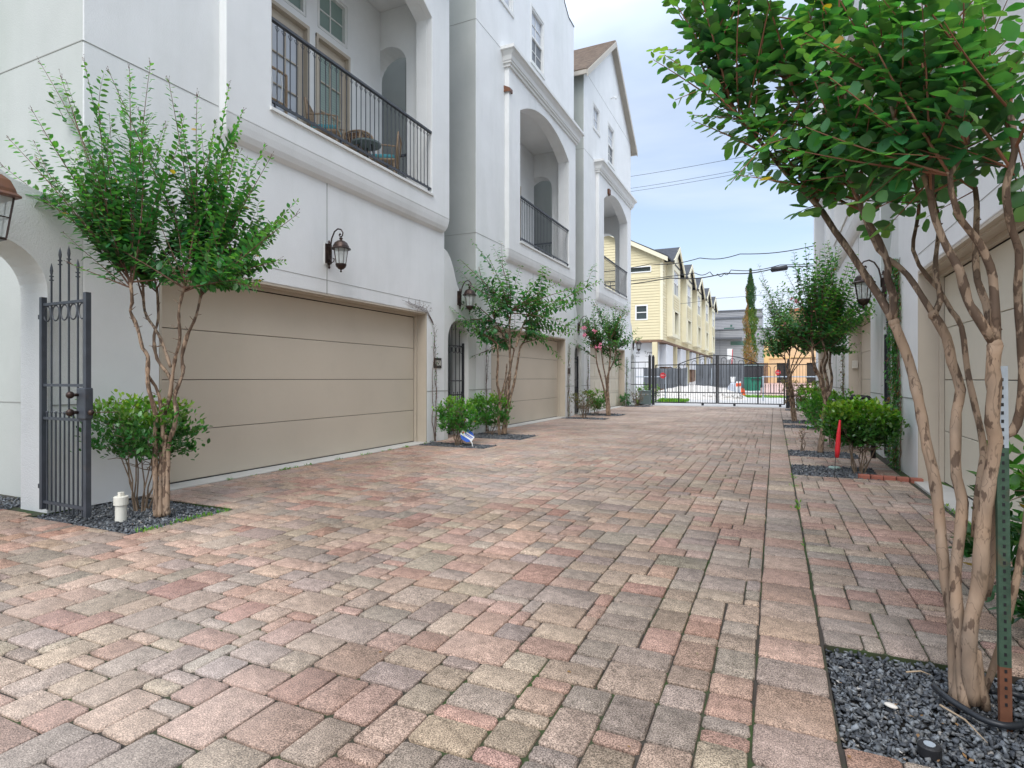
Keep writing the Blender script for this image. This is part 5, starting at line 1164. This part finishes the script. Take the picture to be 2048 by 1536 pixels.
# ------------------------------------------------------------------ beyond the gate
# yellow row
def yunit(i, label):
    Y0 = 41.0+7.2*i; X = -7.2; t_ = thing('yellow_townhouse', label, 'house', (X, Y0, 0))
    EV = 9.75; W = 7.17; b0, b1 = 1.9, 5.6
    # local coordinates: x out toward +X street face, y along the street
    slab('wall', [(0, 3.95), (W, 3.95), (W, EV), (0, EV)], [rect(.25, .95, 6.1, 7.0), rect(.25, .95, 8.0, 8.9)] if i == 0 else [], 'X', -.2, 0, 'ysiding', t_, 0)
    bayo = [(b0, 4.3), (b1, 4.3), (b1, 10.0), ((b0+b1)/2, 11.0), (b0, 10.0)]
    slab('bay', bayo, [rect(b0+.9, b1-.9, 4.55, 6.2), rect(b0+.7, b1-.7, 7.5, 9.3)], 'X', 0.01, .42, 'ytrim', t_, 0)
    g_ = M().box(.12, .14, b0+.9, b1-.9, 4.55, 6.2); wd = g_.build('window', 'wglass', t_); M().box(.2, .45, b0+.85, b0+.95, 4.5, 6.25).box(.2, .45, b1-.95, b1-.85, 4.5, 6.25).box(.2, .46, b0+.85, b1-.85, 6.2, 6.3).box(.15, .25, (b0+b1)/2-.04, (b0+b1)/2+.04, 4.55, 6.2).build('frame', 'ytrim', wd)
    g_ = M().box(.29, .31, b0+.7, b1-.7, 7.5, 9.3); wd = g_.build('window', 'blindw', t_)
    f = M().box(.31, .37, b0+.7, b1-.7, 8.38, 8.46)
    for k in range(4): yy = b0+.7+(b1-b0-1.4)*k/3; f.box(.31, .37, yy-.035, yy+.035, 7.5, 9.3)
    f.build('frame', 'white', wd)
    M().box(.311, .32, b0+.7, b1-.7, 7.5, 8.38).build('pane', 'wglass', wd)
    if i == 0:
        for a, b in ((6.1, 7.0), (8.0, 8.9)): w3 = M().box(-.1, -.08, .25, .95, a, b).build('window', 'wglass', t_); M().box(-.06, .03, .2, .27, a-.05, b+.05).box(-.06, .03, .93, 1.0, a-.05, b+.05).box(-.06, .03, .27, .93, b-.03, b+.06).box(-.06, .03, .27, .93, a-.06, a+.03).build('frame', 'ytrim', w3)
    # siding courses
    sd_ = M()
    for k in range(27):
        z_ = 4.0+k*.2; sd_.add([(.004, 0, z_), (.028, 0, z_), (.028, b0, z_), (.004, b0, z_), (.004, 0, z_+.19), (.004, b0, z_+.19)], [(0, 1, 2, 3), (1, 4, 5, 2)]); sd_.add([(.004, b1, z_), (.028, b1, z_), (.028, W, z_), (.004, W, z_), (.004, b1, z_+.19), (.004, W, z_+.19)], [(0, 1, 2, 3), (1, 4, 5, 2)])
        if 6.3 < z_ < 7.3: sd_.add([(.422, b0+.5, z_), (.45, b0+.5, z_), (.45, b1-.5, z_), (.422, b1-.5, z_), (.422, b0+.5, z_+.19), (.422, b1-.5, z_+.19)], [(0, 1, 2, 3), (1, 4, 5, 2)])
    sd_.build('siding', 'ysiding', t_)
    mid = (b0+b1)/2
    for sg in (-1, 1):
        yo = mid+sg*2.75; zo = EV-.2; q = M(); up_ = Vector((0, 0, .1))
        A = [Vector((.68, yo, zo)), Vector((.68, mid, 11.05)), Vector((-2.7, mid, 11.05)), Vector((-.2, yo, zo))]
        q.add(A+[a+up_ for a in A], [(0, 1, 2, 3), (7, 6, 5, 4), (0, 4, 5, 1), (1, 5, 6, 2), (2, 6, 7, 3), (3, 7, 4, 0)]); q.build('gable_roof', 'shingled', t_)
        q = M(); dn = Vector((0, 0, -.24)); B_ = [A[0]+Vector((.03, 0, 0)), A[1]+Vector((.03, 0, 0))]; q.add([B_[0]+up_, B_[1]+up_, B_[1]+dn, B_[0]+dn, B_[0]+up_+Vector((-.08, 0, 0)), B_[1]+up_+Vector((-.08, 0, 0)), B_[1]+dn+Vector((-.08, 0, 0)), B_[0]+dn+Vector((-.08, 0, 0))], [(0, 1, 2, 3), (7, 6, 5, 4), (3, 2, 6, 7), (0, 4, 5, 1)]); q.build('fascia', 'ytrim', t_)
    q = M(); A = [(.45, -.35 if i == 0 else 0, EV-.1), (-4.3, -.35 if i == 0 else 0, 12.05), (-4.3, W, 12.05), (.45, W, EV-.1)]; A = [Vector(a) for a in A]; B_ = [a+Vector((0, 0, .12)) for a in A]
    q.add(A+B_, [(0, 1, 2, 3), (7, 6, 5, 4), (0, 4, 5, 1), (1, 5, 6, 2), (2, 6, 7, 3), (3, 7, 4, 0)]); q.build('roof', 'shingled', t_)
    q = M(); A = [(-9.0, -.35 if i == 0 else 0, EV-.1), (-4.3, -.35 if i == 0 else 0, 12.05), (-4.3, W, 12.05), (-9.0, W, EV-.1)]; A = [Vector(a) for a in A]; B_ = [a+Vector((0, 0, .12)) for a in A]
    q.add(A+B_, [(0, 1, 2, 3), (7, 6, 5, 4), (0, 4, 5, 1), (1, 5, 6, 2), (2, 6, 7, 3), (3, 7, 4, 0)]); q.build('roof', 'shingled', t_)
    # ground floor under the overhang, wrapped in housewrap
    M().box(-1.6, -1.4, .81 if i == 0 else 0, W, .0, 3.9).build('ground_floor', 'wrap', t_); M().box(-9, .0, 0, W, 3.8, 3.95).build('overhang', 'wood', t_)
    M().box(-1.4, -.06, 2.1, 5.2, 2.1, 3.75).build('wrapped_bay', 'wrap', t_); M().box(-1.39, -.1, 2.3, 5.0, .0, 2.1).build('garage_opening', 'wood', t_)
    M().box(-.32, -.02, W-.4, W-.1, .0, 3.8).build('pier', 'ysiding', t_)
    return t_
lab = ['nearest pale yellow clapboard townhouse under construction beyond the gate, its side wall in full view', 'second yellow clapboard townhouse of the row beyond the gate', 'third yellow clapboard townhouse, in the middle of the row beyond the gate', 'fourth yellow clapboard townhouse of the row beyond the gate', 'farthest yellow clapboard townhouse, next to the grey building']
yu = [yunit(i, lab[i]) for i in range(5)]
t_ = yu[0]
slab('side_wall', [(-.2, 3.95), (-.2, 9.78), (-4.3, 11.98), (-8.8, 9.66), (-8.8, 3.95)], [rect(-2.25, -.8, 8.83, 9.13), rect(-1.8, -1.05, 5.45, 6.4)], 'Y', .0, .2, 'ysiding', t_, 0)
sd_ = M()
for k in range(39):
    z_ = 4.0+k*.2
    xa, xb = -.1, -8.8
    if z_ > 9.4: f_ = (z_-9.4)/2.5; xa = -.1-4.2*f_; xb = -8.8+4.5*f_
    if xa-xb < .3: continue
    segs = [(xa, xb)]
    if 8.6 <= z_ < 9.2: segs = [(xa, -.75), (-2.3, xb)]
    if 5.3 <= z_ < 6.45: segs = [(xa, -1.0), (-1.85, xb)]
    for a, b in segs: sd_.add([(a, -.004, z_), (a, -.03, z_), (b, -.03, z_), (b, -.004, z_), (a, -.004, z_+.19), (b, -.004, z_+.19)], [(0, 1, 2, 3), (1, 4, 5, 2)])
sd_.build('siding', 'ysiding', t_)
M().box(-.12, .06, -.06, .1, 3.95, 9.35).build('corner_board', 'ytrim', t_)
q = M(); 
for (x0, z0), (x1, z1) in (((.45, 9.55), (-4.3, 12.05)), ((-4.3, 12.05), (-9.1, 9.55))): q.add([(x0, -.40, z0+.1), (x1, -.40, z1+.1), (x1, -.40, z1-.2), (x0, -.40, z0-.2), (x0, -.33, z0+.1), (x1, -.33, z1+.1), (x1, -.33, z1-.2), (x0, -.33, z0-.2)], [(0, 1, 2, 3), (7, 6, 5, 4), (3, 2, 6, 7), (0, 4, 5, 1)])
q.build('rake_board', 'ytrim', t_)
wd = M().box(-2.25, -.8, .06, .08, 8.83, 9.13).build('window', 'wglass', t_); M().box(-2.3, -.75, -.05, .05, 9.13, 9.2).box(-2.3, -.75, -.05, .05, 8.76, 8.83).box(-.8, -.73, -.05, .05, 8.83, 9.13).build('frame', 'white', wd)
wd = M().box(-1.8, -1.05, .06, .08, 5.45, 6.4).build('window', 'wglass', t_); M().box(-1.87, -1.78, -.05, .05, 5.38, 6.47).box(-1.07, -.98, -.05, .05, 5.38, 6.47).box(-1.78, -1.07, -.05, .049, 6.38, 6.47).box(-1.78, -1.07, -.05, .049, 5.38, 5.46).box(-1.78, -1.07, -.02, .045, 5.9, 5.96).build('frame', 'white', wd)
M().box(-8.8, -.33, .7, .8, 0, 3.8).build('wrapped_wall', 'wrap', t_)
M().box(-.68, -.34, -.02, .3, 0, 3.8).build('post', 'ysiding', t_)
mx = lambda x, z_: Matrix.Translation((x, .69, z_)) @ Matrix.Rotation(R(90), 4, 'X')
text('wrap_lettering', 'Tyvek', .30, 'wraptext', t_, mx(-1.03, 3.1)); text('wrap_lettering', 'Tyvek', .30, 'wraptext', t_, mx(-2.05, 3.1)); text('wrap_lettering', 'HomeWrap', .12, 'wraptext', t_, mx(-1.0, 2.84)); text('wrap_lettering', 'HomeWrap', .12, 'wraptext', t_, mx(-2.02, 2.84))
# grey modern building
t_ = thing('grey_building', 'modern grey lap sided building at the end of the view', 'building', (0, 79, 1))
M().box(-16, 2.0, 0, 8, 0, 6.55).box(2.001, 16, .6, 8, 0, 6.3).build('lower_block', 'gsiding', t_); M().box(-16, -1.5, 2.5, 10, 6.55, 9.2).build('upper_block', 'gsiding', t_)
q = M()
for k in range(30): q.box(-16, 2.0, -.03, 0, .3+k*.21, .32+k*.21)
for k in range(12): q.box(-16, -1.5, 2.47, 2.5, 6.8+k*.2, 6.82+k*.2)
for x in (-6.5, -3.6, -.8): q.box(x-.015, x+.015, -.035, -.03, 0, 6.5)
q.build('siding_groove', 'gdark', t_)
M().box(-16.1, 2.1, -.15, .1, 6.5, 6.62).box(-16.1, -1.4, 2.3, 2.7, 8.2, 8.42).box(-16.1, -1.4, 2.3, 2.7, 9.2, 9.3).box(-7.4, -3.8, -1.0, .0, 5.3, 5.45).build('coping', 'gdark', t_)
for a, b, c, d, yy in ((-5.2, -2.2, 4.5, 5.0, -.02), (-6.2, -4.9, 6.65, 6.95, 2.48), (-5.4, -5.15, 7.1, 7.35, 2.48), (-1.2, .2, 1.2, 1.6, -.02)): M().box(a, b, yy-.03, yy, c, d).build('window', mat('green_glass', (.06, .14, .11), .15, 0, spec=.8), t_)
# orange building
t_ = thing('orange_house', 'orange stucco house with dark doors behind the far right trees', 'house', (0, 56, .85))
slab('wall', [(-.5, 0), (9, 0), (9, 6.2), (1.4, 6.2), (1.4, 3.9), (-.5, 3.9)], [rect(.15, 1.1, 0, 1.75), rect(2.5, 3.5, 0, 1.75)], 'Y', 0, .3, 'orange', t_, 0)
M().box(1.2, 9.2, -.2, 6, 6.2, 6.5).build('roof', 'tile', t_); M().box(-.6, 9, -.08, 0, 2.15, 2.25).box(-.9, -.5, -.1, 3, 0, 3.6).build('trim', mat('yellow_band', (.75, .52, .24), .9, .05, 2), t_)
for a in (.15, 2.5): M().box(a, a+1.0, .2, .24, 0, 1.75).build('door', 'black', t_)
t_ = thing('wood_fence', 'brown plank fence left of the orange house', 'fence', (-1.9, 55.5, .85)); q = M()
for k in range(9): q.box(k*.15, k*.15+.14, 0, .03, 0, 1.75+rnd.uniform(-.01, .01))
q.build('planks', 'wood', t_); M().box(0, 1.35, .03, .08, .3, .4).box(0, 1.35, .03, .08, 1.4, 1.5).build('rail', 'wood', t_)
# grey tarp screens
def tarp(label, u0, u1, Y, z0, z1, seed):
    a, b = onY(u0, 757, Y), onY(u1, 757, Y); t_ = thing('mesh_screen', label, 'screen', (a.x, Y, 0)); W = b.x-a.x; n = 24; V = []; rr = random.Random(seed)
    for i in range(n+1):
        x = W*i/n; s_ = .05*math.sin(i*1.3+seed)+.03*rr.uniform(-1, 1); dz = -.06*math.sin(PI*((i % 8)/8))
        V += [(x, s_, z0), (x, s_*2+.03, (z0+z1)/2), (x, s_*.6, z1+dz)]
    q = M().add(V, [(i*3+k, i*3+3+k, i*3+4+k, i*3+1+k) for i in range(n) for k in range(2)]); q.build('fabric', 'tarp', t_)
    for i in range(4): M().tube([(W*i/3, .08, 0), (W*i/3, .08, z1+.05)], .03, 6).build('pole', 'silver', t_)
tarp('left grey mesh screen before the yellow houses', 1287, 1374, 39.2, .55, 1.95, 2); tarp('large grey mesh screen behind the gate centre', 1392, 1487, 38.6, .65, 2.15, 5)
# limestone pile
a = onY(1385, 757, 36.8); V = []; n = 26; m_ = 12
for i in range(n+1):
    for k in range(m_+1):
        fx, fy = i/n*2-1, k/m_*2-1; h_ = max(0, 1-fx*fx)*max(0, 1-fy*fy); V.append((a.x+.2+fx*3.0, 36.6+fy*2.2, .0+.80*h_**.8+rnd.uniform(-.05, .05)*h_))
o = M().add(V, [(i*(m_+1)+k, (i+1)*(m_+1)+k, (i+1)*(m_+1)+k+1, i*(m_+1)+k+1) for i in range(n) for k in range(m_)]).build('gravel_pile', 'lime', smooth=True); tag(o, 'low pile of pale crushed limestone beyond the driveway gate', 'gravel pile', kind='stuff')
lm = link('loose_stone', chips(2200, a.x-2.8, a.x+3.0, 34.6, 36.6, .09, .05, .12, ((.5, .46, .42), (.7, .66, .6), (.35, .33, .3)), .1), 'gravel'); tag(lm, 'loose pale stones scattered at the foot of the limestone pile', 'stones', kind='stuff')
# grass strips
def grass(x0, x1, y0, y1, z_, n, label):
    L = Leaves()
    for _ in range(n): L.add((rnd.uniform(x0, x1), rnd.uniform(y0, y1), z_), (rnd.gauss(0, .4), rnd.gauss(0, .4), 1), (rnd.gauss(0, 1), rnd.gauss(0, 1), .1), rnd.uniform(.1, .22), lcol((.07, .19, .02), (.2, .42, .04), rnd.random()))
    o = L.build('grass', 'leaf', None, True, .5); tag(o, label, 'grass', kind='stuff'); return o
grass(-2.2, .6, 37.5, 41, .03, 3500, 'green grass strip around the bins beyond the gate'); grass(-5.6, -4.2, 30.5, 32, .0, 1500, 'grass patch behind the left leaf of the gate'); 
grass(-7.2, -5.5, 27.9, 29.2, .0, 2500, 'weedy grass behind the left iron fence')
shrub('green weeds behind the left iron fence panel', (-5.9, 28.6, 0), 1.6, .8, .0, .95, 1300, .09, 9, col=((.05, .14, .02), (.2, .36, .05)))
# bins
def bin_(label, u0, u1, v0, v1, m, lid=None, rubbish=False):
    d = 1150*1.08/(v1-v0); c = at((u0+u1)/2, v1, d); w_ = (u1-u0)/1150*d; hgt = 1.08
    t_ = thing('wheelie_bin', label, 'bin', c, YAW+R(12)); q = M(); a, b = w_*.42, w_*.5
    q.add([(-a, -a, 0), (a, -a, 0), (a, a, 0), (-a, a, 0), (-b, -b, hgt-.1), (b, -b, hgt-.1), (b, b, hgt-.1), (-b, b, hgt-.1)], [(0, 3, 2, 1), (4, 5, 6, 7), (0, 1, 5, 4), (1, 2, 6, 5), (2, 3, 7, 6), (3, 0, 4, 7)]); q.build('body', m, t_, bevel=.03)
    M().box(-b-.02, b+.02, -b-.05, b+.04, hgt-.1, hgt-.03).build('lid', lid or m, t_, bevel=.02); M().box(-b*.8, b*.8, -b-.06, -b-.02, hgt-.22, hgt-.17).build('handle', 'binK', t_)
    for sx_ in (-1, 1): M().tube([(sx_*a*.9, a, .1), (sx_*(a*.9+.05), a, .1)], .11, 12).build('wheel', 'rubber', t_)
    if rubbish:
        for _ in range(5): M().ball((rnd.uniform(-b*.6, b*.6), rnd.uniform(-b*.5, b*.5), hgt+.05), rnd.uniform(.1, .2), 8).build('rubbish_bag', rnd.choice(['white', 'binK', 'wood']), t_, smooth=True)
bin_('green wheelie bin standing just behind the black one beyond the gate', 1490, 1517, 754, 784, 'binG'); bin_('black wheelie bin in front of the green one beyond the gate', 1499, 1516, 760, 788, 'binK'); bin_('overfilled green wheelie bin by the orange house', 1538, 1551, 745, 762, 'binG', rubbish=True); bin_('low black bin left of the overfilled green bin', 1525, 1533, 752, 762, 'binK')
# signs and site things
def roundsign(label, u, v, d, r_):
    c = at(u, v, d); t_ = thing('stop_sign', label, 'sign', (c.x, c.y, 0), YAW)
    b_ = slab('panel', [(r_*math.cos(a), c.z+r_*math.sin(a)) for a in [2*PI*(i+.5)/8 for i in range(8)]], [], 'Y', 0, .02, 'redp', t_, 0); text('lettering', 'STOP', r_*.62, 'white', t_, Matrix.Translation((0, -.006, c.z)) @ Matrix.Rotation(R(90), 4, 'X'))
    return t_
s1 = roundsign('small red stop sign on the left bar beyond the gate', 1326, 751, 30, .16); s2 = roundsign('small red stop sign on the right bar by the orange house', 1556, 745, 31, .15)
for i, (ua, ub, s) in enumerate(((1268, 1332, s1), (1524, 1640, s2))):
    A, B = at(ua, 753.5, 30.2 if i == 0 else 31.2), at(ub, 753.5, 30.2 if i == 0 else 31.2)
    t_ = thing('barrier_arm', ('grey barrier bar with red sign, left side beyond the gate', 'grey barrier bar with red sign, right side beyond the gate')[i], 'barrier', (A.x, A.y, 0)); L = (B-A); M().tube([(0, 0, A.z), (L.x, L.y, A.z)], .03, 8).build('bar', 'silver', t_)
    for f_ in (.02, .98): M().tube([(L.x*f_, L.y*f_, -.1), (L.x*f_, L.y*f_, A.z)], .04, 8).build('post', 'silver', t_)
c = at(1461, 757, 37); t_ = thing('sign_pole', 'leaning red pole with white placard beyond the gate', 'sign', (c.x, c.y, 0)); M().tube([(0, 0, 0), (.12, 0, 3.1)], .03, 6).build('pole', 'redp', t_); M().box(-.2, .12, -.02, .0, 2.45, 3.15).build('placard', 'white', t_)
c = at(1466, 757, 35); t_ = thing('bucket_stand', 'white bucket on a grey covered stack beyond the gate', 'bucket', (c.x, c.y, 0)); M().lathe([(.12, 1.0), (.15, 1.32), (.13, 1.33)], (0, 0, 0), 14).build('bucket', 'white', t_); M().lathe([(.5, 0), (.4, .5), (.2, .9), (.1, 1.0)], (0, 0, 0), 9).build('cover', mat('grey_plastic_sheet', (.42, .45, .5), .4, .2, 4), t_)
for i, (u, m__) in enumerate(((1474, 'white'), (1480, 'white'))):
    c = at(u, 757, 34.5+i); t_ = thing('delineator', ('white and orange delineator post beside the bucket', 'white delineator post next to the orange barrier')[i], 'traffic post', (c.x, c.y, 0)); M().tube([(0, 0, 0), (0, 0, 1.05)], .06, 10).build('tube', m__, t_); M().tube([(0, 0, .75), (0, 0, .95)], .064, 10).build('band', 'orangep', t_); M().lathe([(.2, 0), (.18, .05), (.06, .07)], (0, 0, 0), 8).build('foot', 'rubber', t_)
c = at(1485, 757, 36); t_ = thing('traffic_cone', 'orange traffic cone lying between the posts and the green bin', 'cone', (c.x, c.y, 0.1)); M().lathe([(.2, .05), (.04, .75)], (0, 0, 0), 12).build('cone', 'orangep', t_); M().box(-.24, .24, -.24, .24, 0, .05).build('foot', 'orangep', t_)
t_ = thing('dark_shed', 'dark grey dumpster behind the wheelie bins', 'dumpster', (at(1502, 757, 45).x, 48.5, .3)); M().box(-.9, .9, 0, 1.4, 0, 1.9).build('body', 'binK', t_, bevel=.03); M().box(-.95, .95, -.05, 1.45, 1.9, 2.0).build('lid', 'util', t_)

# cypress
def cypress(label, u, vb, vt, d, r_):
    c = at(u, 757, d); z1 = H+(757-vt)/FPX*d; z0 = H+(757-vb)/FPX*d; t_ = thing('cypress', label, 'tree', (c.x, c.y, 0)); L = Leaves()
    for _ in range(9000):
        f_ = rnd.random()**.85; z_ = z0+(z1-z0)*f_; rr = r_*(1.05-f_**3.5)*(1+.25*math.sin(z_*2.3)+.12*math.sin(z_*7+2)); a = rnd.uniform(0, 2*PI); q = rr*math.sqrt(rnd.uniform(.2, 1))*(1+.15*math.sin(3*a+z_))
        p = Vector((q*math.cos(a), q*math.sin(a), z_)); brown = math.sin(a*1.0+2.4+z_*.3) > .62 and f_ < .82 or f_ < .16 and rnd.random() < .6
        L.add(p, Vector((math.cos(a)*.35, math.sin(a)*.35, 1))+rv()*.25, Vector((math.cos(a), math.sin(a), .2))+rv()*.4, rnd.uniform(.12, .26), lcol((.28, .17, .08), (.33, .22, .10), rnd.random()) if brown else lcol((.04, .10, .025), (.14, .22, .03) if f_ < .6 else (.05, .14, .06), rnd.random()))
    M().tube([(0, 0, 0), (0, 0, z0+1)], [.18, .12], 8).build('trunk', 'wood', t_); L.build('crown', 'leaf', t_, True, .45)
cypress('tall narrow half browned cypress in front of the grey building', 1501, 738, 541, 50, .50)
# power lines
def wire(label, pts, r_=.018):
    P = [at(*p) for p in pts]; o_ = []
    for i in range(len(P)-1):
        for k in range(8): f_ = k/8; o_.append(P[i].lerp(P[i+1], f_)+Vector((0, 0, -.15*math.sin(PI*f_))))
    o_.append(P[-1]); o = M().tube(o_, r_, 5).build('power_line', 'wire'); tag(o, label, 'cable'); return o
wire('highest overhead cable against the sky', [(1150, 368, 60), (1490, 313, 46), (1800, 262, 38)]); wire('upper cable of the close pair below the highest one', [(1150, 391, 60), (1480, 340, 46), (1800, 292, 38)], .016); wire('lower cable of the close pair below the highest one', [(1150, 397, 60), (1480, 347, 46), (1800, 300, 38)], .016)
wire('twisted cable crossing the yellow gables', [(1150, 545, 36), (1300, 528, 34), (1400, 516, 32), (1480, 508, 31), (1640, 489, 28), (1800, 470, 26)], .024)
wire('middle cable crossing the yellow townhouses, sagging in the centre', [(1150, 565, 36), (1390, 546, 32), (1420, 543.5, 32), (1435, 548, 31.5), (1448, 547, 31.5), (1462, 540, 31), (1560, 530, 30), (1800, 505, 26)], .022)
wire('lowest thick cable crossing the yellow townhouses', [(1150, 574, 36), (1340, 556, 33), (1450, 546.5, 31.5), (1560, 534, 30), (1800, 508, 26)], .030)
wire('thin distant cable beside the cypress top', [(1300, 610, 48), (1432, 597, 46), (1800, 558, 40)], .014)
A, B = at(1541, 540, 29.9), at(1576, 535, 29.6); o = M().tube([A, A.lerp(B, .06), A.lerp(B, .94), B], [.04, .13, .13, .04], 10).build('cable_closure', 'rubber', smooth=True); tag(o, 'dark cylinder hanging on the lowest cable above the right trees', 'cable closure')
